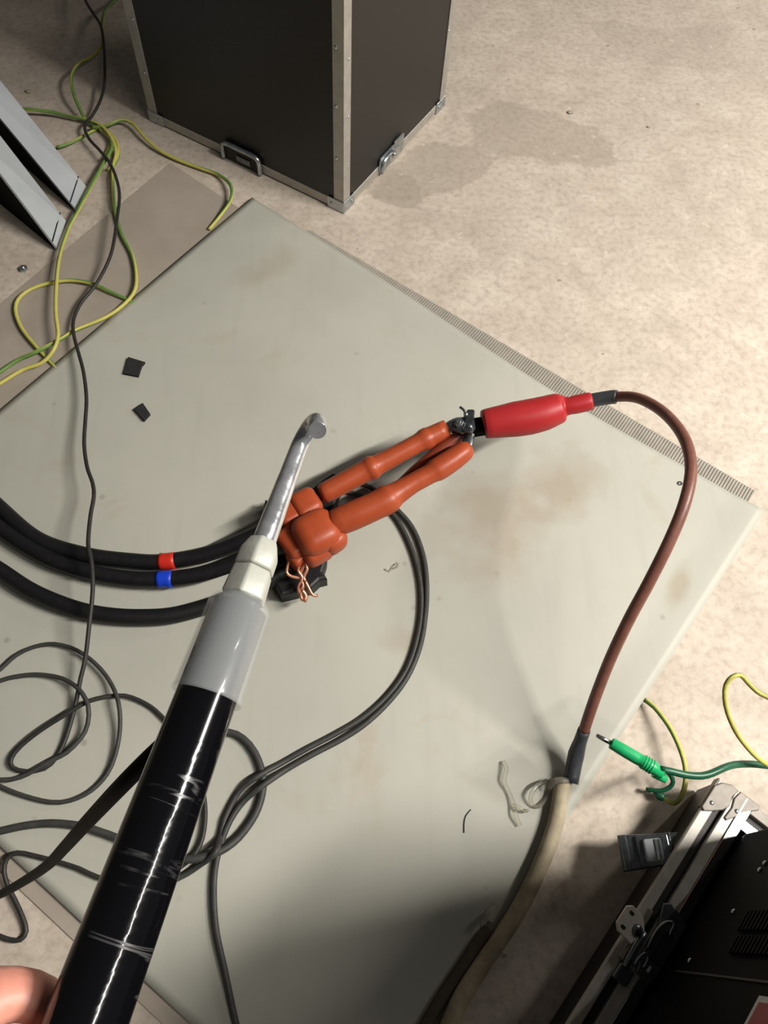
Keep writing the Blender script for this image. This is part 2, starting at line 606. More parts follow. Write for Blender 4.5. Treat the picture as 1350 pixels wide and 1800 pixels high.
def make_ribbed():
    # corrugated strip sticking out beyond the far edge of the green mat
    a0, a1 = P(545, 407), P(1328, 866)          # outer edge
    b0, b1 = P(500, 420), P(1262, 900)          # runs on under the mat
    off = (mA - mB).normalized() * 0.062
    b0, b1 = a0 + off, a1 + off
    L = (a1 - a0).length
    pitch = 0.0066
    n = int(L / pitch)
    v, f = [], []
    prof = ((0.0, 0.0034), (0.12, 0.0058), (0.55, 0.0058), (0.67, 0.0034))
    row = []
    for i in range(n):
        for (q, z) in prof:
            t = min(1.0, (i + q) * pitch / L)
            row.append((t, z))
    for (t, z) in row:
        a = a0.lerp(a1, t)
        b = b0.lerp(b1, t)
        v.append((a.x, a.y, z)); v.append((b.x, b.y, z)); v.append((a.x, a.y, 0.0)); v.append((b.x, b.y, 0.0))
    for i in range(len(row) - 1):
        q = i * 4
        f.append((q, q + 1, q + 5, q + 4))
        f.append((q + 2, q, q + 4, q + 6))
        f.append((q + 1, q + 3, q + 7, q + 5))
        f.append((q + 3, q + 2, q + 6, q + 7))
    q = (len(row) - 1) * 4
    f.append((0, 2, 3, 1)); f.append((q, q + 1, q + 3, q + 2))
    o = link('ribbed_mat', v, f, 'ribbed', smooth=False)
    tag(o, 'narrow ribbed rubber strip peeking out along the far edge of the green mat', 'mat')
make_ribbed()

# ------------------------------------------------------------------ upright flight case at the back
cL, cN, cR = P(265, 212), P(604, 375), P(778, 185)
def make_flight_case():
    fr = frame_from(cL, cN - cL, cR - cN)
    w = (cN - cL).length
    d = abs((fr.inverted() @ cR).y)
    h = 0.82
    t = thing('flight_case', 'black flight case with aluminium edges standing at the back of the green mat', 'flight case', fr)
    e, th = 0.030, 0.003
    boxm('side_panel', (w - 2 * e + 0.004, 0.008, h - 2 * e + 0.004), 'laminate', t, (w / 2, 0.006, h / 2), frame=fr)
    boxm('side_panel', (0.008, d - 2 * e + 0.004, h - 2 * e + 0.004), 'laminate', t, (w - 0.006, d / 2, h / 2), frame=fr)
    boxm('side_panel', (w - 2 * e + 0.004, 0.008, h - 2 * e + 0.004), 'laminate', t, (w / 2, d - 0.006, h / 2), frame=fr)
    boxm('side_panel', (0.008, d - 2 * e + 0.004, h - 2 * e + 0.004), 'laminate', t, (0.006, d / 2, h / 2), frame=fr)
    boxm('top_panel', (w - 0.004, d - 0.004, 0.008), 'laminate', t, (w / 2, d / 2, h - 0.006), frame=fr)
    boxm('bottom_panel', (w - 0.02, d - 0.02, 0.008), 'laminate', t, (w / 2, d / 2, 0.008), frame=fr)
    # vertical corner angles
    def angle(x, y, sx, sy):
        poly = [(0, 0), (sx * e, 0), (sx * e, sy * th * 1.5), (sx * th * 1.5, sy * th * 1.5), (sx * th * 1.5, sy * e), (0, sy * e)]
        if sx * sy < 0:
            poly.reverse()
        m = fr @ Matrix.Translation((x, y, 0.02))
        return prism('corner_angle', poly, h - 0.04, 'alu', t, m)
    for (x, y, sx, sy) in ((0, 0, 1, 1), (w, 0, -1, 1), (w, d, -1, -1), (0, d, 1, -1)):
        angle(x, y, sx, sy)
    # bottom and top edge angles
    for z, zz in ((e / 2 + 0.002, 0), (h - e / 2, 1)):
        boxm('edge_angle', (w, 0.005, e - 0.004), 'alu', t, (w / 2, 0.0025, z), 0.001, frame=fr)
        boxm('edge_angle', (w, 0.005, e - 0.004), 'alu', t, (w / 2, d - 0.0025, z), 0.001, frame=fr)
        boxm('edge_angle', (0.005, d, e - 0.004), 'alu', t, (w - 0.0025, d / 2, z), 0.001, frame=fr)
        boxm('edge_angle', (0.005, d, e - 0.004), 'alu', t, (0.0025, d / 2, z), 0.001, frame=fr)
    # steel corner braces with rivets
    for (x, y, sx, sy) in ((0, 0, 1, 1), (w, 0, -1, 1), (w, d, -1, -1)):
        b = boxm('corner_brace', (0.052, 0.003, 0.034), 'steel', t, (x + sx * 0.024, y - sy * 0.0015, 0.018), 0.001, frame=fr)
        b2 = boxm('corner_brace', (0.003, 0.052, 0.034), 'steel', t, (x - sx * 0.0015, y + sy * 0.024, 0.018), 0.001, frame=fr)
        if y == 0:
            dome('rivet', 0.005, 0.003, 'steel', b, fr @ Matrix.Translation((x + sx * 0.036, -0.003, 0.018)) @ Matrix.Rotation(math.pi / 2, 4, 'X'))
        if x == w:
            dome('rivet', 0.005, 0.003, 'steel', b2, fr @ Matrix.Translation((w + 0.003, y + sy * 0.036, 0.018)) @ Matrix.Rotation(math.pi / 2, 4, 'Y'))
    # rivets on the vertical angles
    for z in (0.13, 0.27, 0.41, 0.55):
        dome('rivet', 0.0045, 0.0025, 'alu_bright', t, fr @ Matrix.Translation((w, e - 0.009, z)) @ Matrix.Rotation(math.pi / 2, 4, 'Y'), 8)
        dome('rivet', 0.0045, 0.0025, 'alu_bright', t, fr @ Matrix.Translation((w, d - e + 0.009, z + 0.1)) @ Matrix.Rotation(math.pi / 2, 4, 'Y'), 8)
        dome('rivet', 0.0045, 0.0025, 'alu_bright', t, fr @ Matrix.Translation((e - 0.009, 0, z + 0.02)) @ Matrix.Rotation(math.pi / 2, 4, 'X'), 8)
        dome('rivet', 0.0045, 0.0025, 'alu_bright', t, fr @ Matrix.Translation((w - e + 0.009, 0, z + 0.03)) @ Matrix.Rotation(math.pi / 2, 4, 'X'), 8)
    # recessed latch on the front, low down: raised steel rim around a black dish
    lx = 0.322
    fx = fr @ Matrix.Translation((lx, -0.0015, 0.028)) @ Matrix.Rotation(math.pi / 2, 4, 'X')
    latch = prism('recessed_latch', rrect(0.125, 0.050, 0.012), 0.004, 'groove', t, fx)
    bow = [(-0.060, -0.024), (-0.060, 0.012), (-0.048, 0.025), (0.0, 0.026), (0.048, 0.025), (0.060, 0.012), (0.060, -0.024)]
    tube('latch_rim', [fx @ Vector((x, y, 0.007)) for x, y in bow], 0.0065, 'steel', latch, sides=8, step=0.008)
    boxm('latch_key', (0.045, 0.018, 0.004), 'dark_steel', latch, (0.006, -0.006, 0.006), 0.0015, frame=fx)
    # butterfly latch on the right face
    fy = fr @ Matrix.Translation((w + 0.001, 0.235, 0.03)) @ Matrix.Rotation(math.pi / 2, 4, 'Z') @ Matrix.Rotation(math.pi / 2, 4, 'X')
    lt = prism('butterfly_latch', rrect(0.125, 0.050, 0.012), 0.004, 'steel', t, fy, bevel=0.001)
    prism('latch_key', rrect(0.05, 0.024, 0.008), 0.004, 'alu_bright', lt, fy @ Matrix.Translation((0.008, 0.0, 0.004)), bevel=0.001)
    dome('latch_boss', 0.010, 0.008, 'alu_bright', lt, fy @ Matrix.Translation((0.004, 0, 0.008)))
    tube('latch_hook', [fy @ Vector(q) for q in ((-0.055, -0.022, 0.006), (-0.052, 0.004, 0.008), (-0.030, 0.016, 0.008), (0.0, 0.014, 0.009))], 0.004, 'steel', lt, sides=8)
    prism('strike_plate', rrect(0.05, 0.022, 0.005), 0.004, 'steel', lt, fy @ Matrix.Translation((0.035, 0.022, 0.001)), bevel=0.001)
make_flight_case()

# ------------------------------------------------------------------ base tray and tall black instrument, lower right
TZ = 0.11
def make_tray():
    q1, q2 = P(1239, 1411, TZ), P(997, 1800, TZ)
    ex = (q2 - q1).normalized()                 # along the near rim, towards the camera
    corner = q1 - ex * 0.052
    ey = Vector((-ex.y, ex.x, 0))
    if ey.x < 0:
        ey = -ey                                # inwards, to the right
    # right-handed frame: x = inwards, y = away from the camera
    fr = frame_from(Vector((corner.x, corner.y, 0)), ey, -ex)
    Lr, Wd = 0.62, 0.56                         # along the rim, across
    t = thing('case_base', 'open flight case base tray with aluminium rim under the tall black instrument', 'case base', fr)
    def bar(name, x0, x1, z0, z1, m, bev=0.001, par=t):
        "runs along the rim (local -y)"
        return boxm(name, (x1 - x0, Lr - 0.004, z1 - z0), m, par, ((x0 + x1) / 2, -Lr / 2, (z0 + z1) / 2), bev, frame=fr)
    bar('side_panel', 0.003, 0.010, 0.006, TZ - 0.012, 'laminate', 0)
    bar('edge_angle', 0.0, 0.017, TZ - 0.014, TZ, 'alu_rim_lightened', 0.0015)
    bar('rim_groove', 0.016, 0.033, TZ - 0.022, TZ - 0.010, 'groove', 0)
    bar('rim_extrusion', 0.032, 0.050, TZ - 0.022, TZ + 0.001, 'alu_rim_lightened', 0.001)
    # bright inner lip, tilted a little towards the inside
    poly = [(0.050, TZ - 0.026), (0.067, TZ - 0.026), (0.067, TZ + 0.0028), (0.0655, TZ + 0.0036), (0.0505, TZ + 0.0046), (0.050, TZ + 0.0040)]
    mm = fr @ Matrix.Rotation(math.pi / 2, 4, 'X')
    prism('rim_lip', poly, Lr - 0.004, 'alu_bright', t, mm)
    # far rim, running off to the right
    def fbar(name, y0, y1, z0, z1, m, bev=0.001):
        return boxm(name, (Wd - 0.07, y1 - y0, z1 - z0), m, t, (0.06 + (Wd - 0.07) / 2, -(y0 + y1) / 2, (z0 + z1) / 2), bev, frame=fr)
    fbar('side_panel', 0.003, 0.010, 0.006, TZ - 0.012, 'laminate', 0)
    fbar('edge_angle', 0.0, 0.017, TZ - 0.014, TZ, 'alu_worn_shaded')
    fbar('rim_groove', 0.016, 0.033, TZ - 0.022, TZ - 0.010, 'groove', 0)
    fbar('rim_extrusion', 0.032, 0.050, TZ - 0.022, TZ + 0.001, 'alu_bright')
    boxm('tray_floor', (Wd - 0.01, Lr - 0.01, 0.012), 'laminate', t, (Wd / 2, -Lr / 2, 0.012), frame=fr)
    # near and right closing panels (out of frame)
    boxm('side_panel', (Wd - 0.01, 0.008, TZ - 0.02), 'laminate', t, (Wd / 2, -Lr + 0.006, TZ / 2 + 0.004), frame=fr)
    boxm('side_panel', (0.008, Lr - 0.02, TZ - 0.02), 'laminate', t, (Wd - 0.006, -Lr / 2, TZ / 2 + 0.004), frame=fr)
    # cast corner cover: two lobed plates meeting along a seam
    fz = fr @ Matrix.Translation((0, 0, TZ + 0.0005))
    lobe1 = [(-0.002, -0.062), (0.004, -0.066), (0.014, -0.058), (0.028, -0.044), (0.034, -0.030), (0.030, -0.014), (0.034, 0.002), (0.020, 0.003), (0.006, -0.004), (-0.002, -0.018)]
    lobe2 = [(0.036, -0.052), (0.041, -0.054), (0.052, -0.036), (0.058, -0.022), (0.075, -0.004), (0.073, 0.004), (0.037, 0.003), (0.034, -0.014), (0.038, -0.030)]
    c1 = prism('corner_cover', lobe1, 0.004, 'alu_worn_shaded', t, fz, bevel=0.0015)
    c2 = prism('corner_cover', lobe2, 0.004, 'alu_worn_shaded', t, fz, bevel=0.0015)
    dome('rivet', 0.004, 0.002, 'steel', c1, fz @ Matrix.Translation((0.008, -0.046, 0.004)), 8)
    dome('rivet', 0.004, 0.002, 'steel', c2, fz @ Matrix.Translation((0.047, -0.030, 0.004)), 8)
    # side skirt of the corner cover
    boxm('corner_skirt', (0.004, 0.060, 0.020), 'alu_worn_shaded', t, (-0.001, -0.030, TZ - 0.009), 0.0015, frame=fr)
    # grey flap latch folded out from the outer face
    q = [P(1085, 1468, 0.07), P(1192, 1463, 0.09), P(1172, 1521, 0.09), P(1096, 1533, 0.07)]
    o0 = (q[0] + q[1] + q[2] + q[3]) / 4
    xx = ((q[1] - q[0]) + (q[2] - q[3])).normalized()
    yy = (q[0] - q[3])
    ff = frame_from(o0, xx, yy)
    lw, lh = ((q[1] - q[0]).length + (q[2] - q[3]).length) / 2, ((q[0] - q[3]).length + (q[1] - q[2]).length) / 2
    inv = ff.inverted()
    poly = [((inv @ p).x, (inv @ p).y) for p in (q[3], q[2], q[1], q[0])]
    flap = prism('flap_latch', poly, 0.010, 'dark_steel', t, ff @ Matrix.Translation((0, 0, -0.010)), bevel=0.003)
    prism('flap_frame', rrect(lw * 0.62, lh * 0.84, 0.004, cx=lw * 0.14), 0.005, 'dark_steel', flap, ff, bevel=0.0015)
    prism('flap_pad', rrect(lw * 0.34, lh * 0.62, 0.004, cx=lw * 0.13), 0.008, 'grey_paint', flap, ff @ Matrix.Translation((0, 0, 0.003)), bevel=0.003)
    for k in (0.20, 0.27):
        boxm('flap_rib', (0.004, lh * 0.58, 0.004), 'steel', flap, (lw * k, 0, 0.012), 0.0015, frame=ff)
    boxm('flap_lip', (lw * 0.14, lh * 0.98, 0.005), 'dark_steel', flap, (-lw * 0.40, 0, 0.001), 0.002, frame=ff)
    tube('hinge_pin', [ff @ Vector((lw * 0.48, -lh * 0.5, -0.004)), ff @ Vector((lw * 0.48, lh * 0.45, -0.004))], 0.005, 'dark_steel', flap, sides=8)
    # butterfly latch bridging the rim
    ctr = P(1152, 1655, TZ + 0.004)
    lf = frame_from(ctr, -ex, ey.cross(ex) and (Vector((0, 0, 1)).cross(-ex)))
    # local x: away from camera along the rim, local y: outwards (left)
    dish = prism('latch_dish', [(-0.058, -0.022), (-0.040, -0.026), (0.048, -0.026), (0.056, -0.018), (0.058, -0.002), (0.062, 0.010), (0.054, 0.020), (0.020, 0.010), (-0.030, 0.010), (-0.056, 0.002)], 0.006, 'dark_steel', t, lf, bevel=0.002)
    prism('dish_well', rrect(0.054, 0.018, 0.006, cx=-0.002, cy=-0.012), 0.001, 'groove', dish, lf @ Matrix.Translation((0, 0, 0.006)))
    tube('spring_loop', [lf @ Vector(p) for p in ((-0.018, 0.008, 0.010), (0.012, 0.010, 0.012), (0.032, 0.004, 0.012), (0.038, -0.006, 0.012), (0.028, -0.008, 0.011), (0.020, -0.010, 0.009))], 0.0024, 'steel', dish, sides=8, step=0.005)
    dome('rivet', 0.0065, 0.004, 'steel', dish, lf @ Matrix.Translation((-0.040, -0.012, 0.006)), 10)
    tube('hook_bar', [lf @ Vector(p) for p in ((-0.062, 0.020, 0.008), (-0.030, 0.022, 0.010), (-0.002, 0.022, 0.010))], 0.006, 'dark_steel', dish, sides=8)
    tube('hook_loop', [lf @ Vector(p) for p in ((-0.052, 0.010, 0.008), (-0.040, 0.012, 0.014), (-0.028, 0.008, 0.012), (-0.028, 0.0, 0.010), (-0.044, -0.002, 0.010))], 0.003, 'steel', dish, sides=8, step=0.005)
    prism('strike_block', rrect(0.026, 0.024, 0.004, cx=-0.072, cy=0.016), 0.010, 'dark_steel', dish, lf, bevel=0.002)
    boxm('rail', (0.09, 0.010, 0.006), 'alu_worn_shaded', dish, (-0.012, 0.030, 0.004), 0.002, frame=lf)
    # off-white key wing with two holes
    kc = P(1106, 1624, TZ + 0.025)
    kf = frame_from(kc, -ex, Vector((0, 0, 1)).cross(-ex)) @ Matrix.Rotation(math.radians(18), 4, 'X')
    key = prism('latch_key', [(-0.021, -0.018), (0.010, -0.024), (0.024, -0.010), (0.024, 0.012), (0.017, 0.020), (-0.013, 0.020), (-0.021, 0.011)], 0.004, 'white_plastic', dish, kf, bevel=0.001)
    for x in (-0.011, 0.014):
        prism('key_slot', rrect(0.005, 0.009, 0.002, 2), 0.0006, 'groove', key, kf @ Matrix.Translation((x, 0.008, 0.004)))
    dome('key_boss', 0.010, 0.006, 'dark_steel', key, kf @ Matrix.Translation((0.001, -0.014, 0.003)), 10)
    tube('key_stem', [kf @ Vector((0.001, -0.018, 0.0)), kf @ Vector((0.0, -0.030, -0.018))], 0.005, 'dark_steel', key, sides=8)
    return fr, ex, ey
FR, EX, EY = make_tray()

def make_instrument():
    inset, back = 0.072, 0.053
    fr = FR
    x0, x1, y0, y1, h = inset, 0.53, -back, -0.60, 0.92
    z0 = 0.018
    t = thing('test_instrument', 'tall black instrument cabinet with vents and red label standing in the case base', 'instrument', fr @ Matrix.Translation((x0, y1, z0)))
    boxm('cabinet', (x1 - x0, y0 - y1, h - z0), 'black_paint', t, ((x0 + x1) / 2, (y0 + y1) / 2, (h + z0) / 2), 0.006, frame=fr, seg=2)
    # the visible face is the plane local x = x0; hits on it from the camera give places on that face
    o = fr @ Vector((x0, 0, 0))
    nrm = (fr.to_3x3() @ Vector((1, 0, 0)))
    inv = fr.inverted()
    def hit(px, py):
        d = ray(px, py)
        c = Vector((0, 0, CAM_H))
        s = (o - c).dot(nrm) / d.dot(nrm)
        return inv @ (c + d * s)
    # vents: two banks of slats
    for (pa, pb, nsl) in (((1318, 1606), (1392, 1640), 13), ((1300, 1650), (1392, 1686), 15)):
        a, b = hit(*pa), hit(*pb)
        zlo, zhi = min(a.z, b.z), max(a.z, b.z)
        ylo, yhi = min(a.y, b.y), max(a.y, b.y)
        boxm('vent_recess', (0.002, yhi - ylo, zhi - zlo), 'groove', t, (x0 - 0.0005, (ylo + yhi) / 2, (zlo + zhi) / 2), frame=fr)
        for k in range(nsl):
            z = zlo + (k + 0.5) * (zhi - zlo) / nsl
            boxm('vent_slat', (0.006, yhi - ylo, (zhi - zlo) / nsl * 0.5), 'black_paint', t, (x0 - 0.003, (ylo + yhi) / 2, z), frame=fr)
    # seam between upper and lower cover
    a, b = hit(1270, 1718), hit(1350, 1728)
    boxm('cover_seam', (0.003, 0.003, 0.5), 'groove', t, (x0 - 0.0005, a.y, 0.42), frame=fr)
    for px, py in ((1290, 1603), (1213, 1689), (1336, 1530), (1345, 1518)):
        p = hit(px, py)
        dome('screw', 0.0045, 0.003, 'steel', t, fr @ Matrix.Translation((x0 - 0.0005, p.y, p.z)) @ Matrix.Rotation(-math.pi / 2, 4, 'Y'), 8)
    # warning label, red with a white border
    a, b = hit(1338, 1752), hit(1338, 1760)
    c = hit(1311, 1800)
    ztop = hit(1345, 1760).z
    zl = c.z
    yt = a.y
    lw, lh = 0.16, 0.11
    lab = boxm('warning_label', (0.0012, lh, lw), 'label_white', t, (x0 - 0.001, yt - lh / 2, zl + lw / 2), frame=fr)
    lab['label'] = 'red warning label with white border'
    boxm('label_field', (0.001, lh - 0.016, lw - 0.018), 'label_red', lab, (x0 - 0.0018, yt - lh / 2, zl + lw / 2), frame=fr)
make_instrument()

# ------------------------------------------------------------------ grey sloping rails, upper left
def make_rail(name, label, foot_out, foot_in, far_out, far_in, zfar):
    "a rail whose grey top slopes up from a foot on the floor; sides black"
    z0 = 0.012
    a, b = P(*foot_out, z0), P(*foot_in, z0)
    c, d = P(*far_out, zfar), P(*far_in, zfar)
    # carry the rail on beyond the frame
    k = 0.6
    c2, d2 = c + (c - a) * k, d + (d - b) * k
    t = thing(name, label, 'metal rail', at((a + b) / 2, 0), 'grey sloping rails')
    th = 0.006
    top = [a, b, d2, c2]
    n = (b - a).cross(d2 - a).normalized()
    if n.z < 0:
        n = -n
    v = [p for p in top] + [p - n * th for p in top]
    f = [(0, 1, 2, 3), (7, 6, 5, 4), (0, 4, 5, 1), (1, 5, 6, 2), (2, 6, 7, 3), (3, 7, 4, 0)]
    o = link('top_plate', v, f, 'grey_paint', t, smooth=False)
    bpy.context.view_layer.update()
    # black body below
    ins = 0.004
    a1, b1, c1, d1 = [p - n * th for p in (a.lerp(b, 0.04), b.lerp(a, 0.04), c2.lerp(d2, 0.04), d2.lerp(c2, 0.04))]
    a1 = a1.lerp(c1, 0.02); b1 = b1.lerp(d1, 0.02)
    v = [a1, b1, d1, c1] + [Vector((p.x, p.y, 0)) for p in (a1, b1, d1, c1)]
    link('body', v, f, 'black_paint', t, smooth=False)
    # end cap line near the foot
    e0, e1 = a.lerp(c2, 0.055), b.lerp(d2, 0.055)
    w = (c2 - a).normalized() * 0.004
    v = [e0, e1, e1 + w, e0 + w]
    v = [p + n * 0.0018 for p in v] + [p - n * 0.004 for p in v]
    link('end_seam', v, f, 'dark_steel', t, smooth=False)
make_rail('metal_rail', 'grey sloping metal rail nearest the flight case, beside the yellow-green wires', (152, 328), (136, 371), (0, 141), (0, 207), 0.13)
make_rail('metal_rail', 'grey sloping metal rail with wide black side at the left picture edge', (116, 388), (101, 437), (0, 238), (0, 304), 0.15)

def blob(name, c, wpx, deg, parent, bev, m='orange'):
    "rounded heat-shrink block; centre and size given as seen from above, turned deg in the frame"
    p = P(*c)
    k = depth(*c) / FPX
    rx = P(c[0] + 20 * math.cos(math.radians(-deg)), c[1] - 20 * math.sin(math.radians(-deg)), c[2]) - p
    fr = frame_from(p, rx, Vector((0, 0, 1)).cross(rx))
    o = boxm(name, (wpx[0] * k, wpx[1] * k, wpx[2] * k), m, parent, (0, 0, 0), bev, frame=fr, seg=4)
    for f in o.data.polygons:
        f.use_smooth = True
    return o

# ------------------------------------------------------------------ heavy power cables with orange boots
def heavy_cables():
    zt = MAT_Z
    # red-taped cable
    pts = [(-620, 480, .030), (-380, 590, .030), (-190, 720, .030), (-60, 835, .030), (0, 893, .030), (67, 948, .030), (150, 975, .030), (233, 986, .032), (290, 987, .036), (370, 972, .050), (440, 944, .075), (500, 912, .105)]
    r = 0.0158
    t = thing('power_cable', 'thick black power cable with red tape band and slim orange boot', 'power cable', at(P(233, 986, 0), 0), 'thick black power cables')
    tube('jacket', pz(pts), r, 'black_rubber', t, sides=18)
    tube('tape_band', pz([(281, 987, .0355), (293, 987, .0362), (308, 985, .0375)]), r + 0.0012, 'tape_red', t, sides=18)
    blob('boot', (538, 890, .108), (50, 54, 50), -27, t, 0.016)
    blob('boot', (512, 904, .102), (54, 48, 46), -27, t, 0.014)
    s = tube('sleeve', pz([(564, 870, .119), (570, 867, .120), (600, 851, .127), (640, 829, .136), (648, 825, .138), (656, 821, .140), (664, 817, .141), (700, 798, .150), (735, 779, .158), (744, 774, .160), (752, 770, .161), (760, 766, .163), (786, 753, .170)]),
         [rad(w, 680, 810, .15) for w in (26, 37, 38, 39, 43, 44, 37, 34, 34, 39, 40, 36, 33)], 'orange', t, sides=18)
    lug = tube('cable_lug', pz([(780, 757, .170), (795, 748, .174), (806, 745, .176), (826, 744, .178)]), [.011, .013, .015, .014], 'steel', t, sides=14, flat=0.35)
    # blue-taped cable
    pts = [(-620, 530, .030), (-380, 645, .030), (-190, 775, .031), (-60, 880, .031), (0, 928, .031), (50, 962, .031), (100, 988, .032), (167, 1008, .032), (233, 1018, .034), (290, 1018, .038), (350, 1010, .048), (410, 991, .064), (470, 968, .085), (510, 958, .100)]
    t2 = thing('power_cable', 'thick black power cable with blue tape band and bulging orange boot', 'power cable', at(P(233, 1018, 0), 0), 'thick black power cables')
    tube('jacket', pz(pts), r, 'black_rubber', t2, sides=18)
    tube('tape_band', pz([(277, 1019, .0372), (290, 1018, .038), (304, 1018, .039)]), r + 0.0012, 'tape_blue', t2, sides=18)
    blob('boot', (556, 938, .122), (80, 78, 64), -27, t2, 0.028)
    blob('boot_fold', (584, 948, .112), (48, 48, 46), -36, t2, 0.018)
    blob('boot_fold', (558, 970, .100), (56, 40, 44), -30, t2, 0.016)
    blob('boot_skirt', (518, 954, .100), (50, 62, 44), -35, t2, 0.014)
    blob('boot_skirt', (527, 977, .088), (44, 34, 36), -40, t2, 0.009)
    tube('sleeve', pz([(583, 921, .128), (590, 919, .130), (620, 907, .138), (660, 889, .146), (676, 881, .149), (686, 875, .151), (696, 868, .153), (725, 850, .160), (756, 833, .168), (766, 827, .170), (776, 821, .172), (800, 805, .177), (818, 792, .180), (826, 787, .181)]),
         [rad(w, 700, 860, .155) for w in (36, 49, 51, 50, 52, 51, 42, 35, 35, 41, 42, 40, 36, 24)], 'orange', t2, sides=18)
    tube('cable_lug', pz([(815, 792, .176), (822, 780, .178), (824, 768, .180), (826, 752, .182)]), [.011, .012, .012, .011], 'dark_steel', t2, sides=14, flat=0.5)
    # plain lower cable, dark boot underneath
    pts = [(-620, 640, .028), (-380, 745, .028), (-190, 870, .028), (-60, 965, .028), (0, 1003, .028), (50, 1036, .028), (100, 1059, .028), (150, 1075, .028), (200, 1083, .028), (250, 1085, .028), (300, 1082, .028), (350, 1070, .030), (410, 1050, .034), (470, 1022, .042), (530, 985, .052), (570, 950, .060)]
    t3 = thing('power_cable', 'thick plain black power cable lying lowest, nearest the coil of thin cable', 'power cable', at(P(200, 1083, 0), 0), 'thick black power cables')
    tube('jacket', pz(pts), 0.0162, 'black_rubber', t3, sides=18)
    tube('sleeve', pz([(640, 905, .10), (690, 868, .11), (730, 830, .125), (770, 796, .145), (800, 772, .160), (812, 764, .165)]), [.014, .014, .014, .0145, .013, .010], 'orange_shaded', t3, sides=14)
    tube('conductor', pz([(560, 955, .060), (600, 930, .075), (645, 900, .10)]), .013, 'black_rubber', t3, sides=12)
    # bare copper screen wires hanging below the bulging boot
    def strand(l, rr=.0022):
        tube('screen_wire', pz([(x, y, z * 0.75 + 0.042) for x, y, z in l]), rr, 'copper', t2, sides=7, step=0.005)
    strand([(514, 975, .075), (507, 990, .065), (504, 1006, .055), (512, 1013, .050), (526, 1016, .045), (534, 1022, .04)], .0032)
    strand([(540, 985, .07), (532, 998, .06), (528, 1012, .05), (533, 1028, .04), (528, 1044, .03), (532, 1056, .022)], .0034)
    strand([(534, 985, .07), (540, 1000, .06), (534, 1015, .05), (542, 1032, .04), (548, 1046, .03)], .0034)
    strand([(529, 988, .07), (524, 1003, .06), (532, 1016, .05), (524, 1032, .04), (530, 1050, .024)], .0030)
    strand([(536, 1020, .05), (544, 1036, .04), (550, 1046, .033), (558, 1047, .028)], .0030)
    strand([(530, 1036, .035), (538, 1048, .025), (534, 1058, .020)], .0045)
    return
heavy_cables()

def rubber_wrap():
    z = 0.050
    out = [(466, 876), (477, 882), (496, 900), (522, 878), (547, 859), (566, 843), (584, 831), (600, 832), (608, 842), (596, 862), (588, 892), (580, 925), (576, 960), (574, 985), (568, 1004), (575, 1016), (562, 1019), (548, 1032), (520, 1040), (494, 1046), (474, 1010), (462, 965), (468, 925), (462, 895)]
    pts = [P(x, y, z) for x, y in out]
    c = sum(pts, Vector()) / len(pts)
    poly = [(p.x - c.x, p.y - c.y) for p in reversed(pts)]
    o = prism('rubber_wrap', poly, z - MAT_Z - 0.001, 'black_rubber', None, at(c, MAT_Z + 0.001), bevel=0.006)
    tag(o, 'ragged black rubber wrap lying under the orange boots', 'rubber wrap')
rubber_wrap()

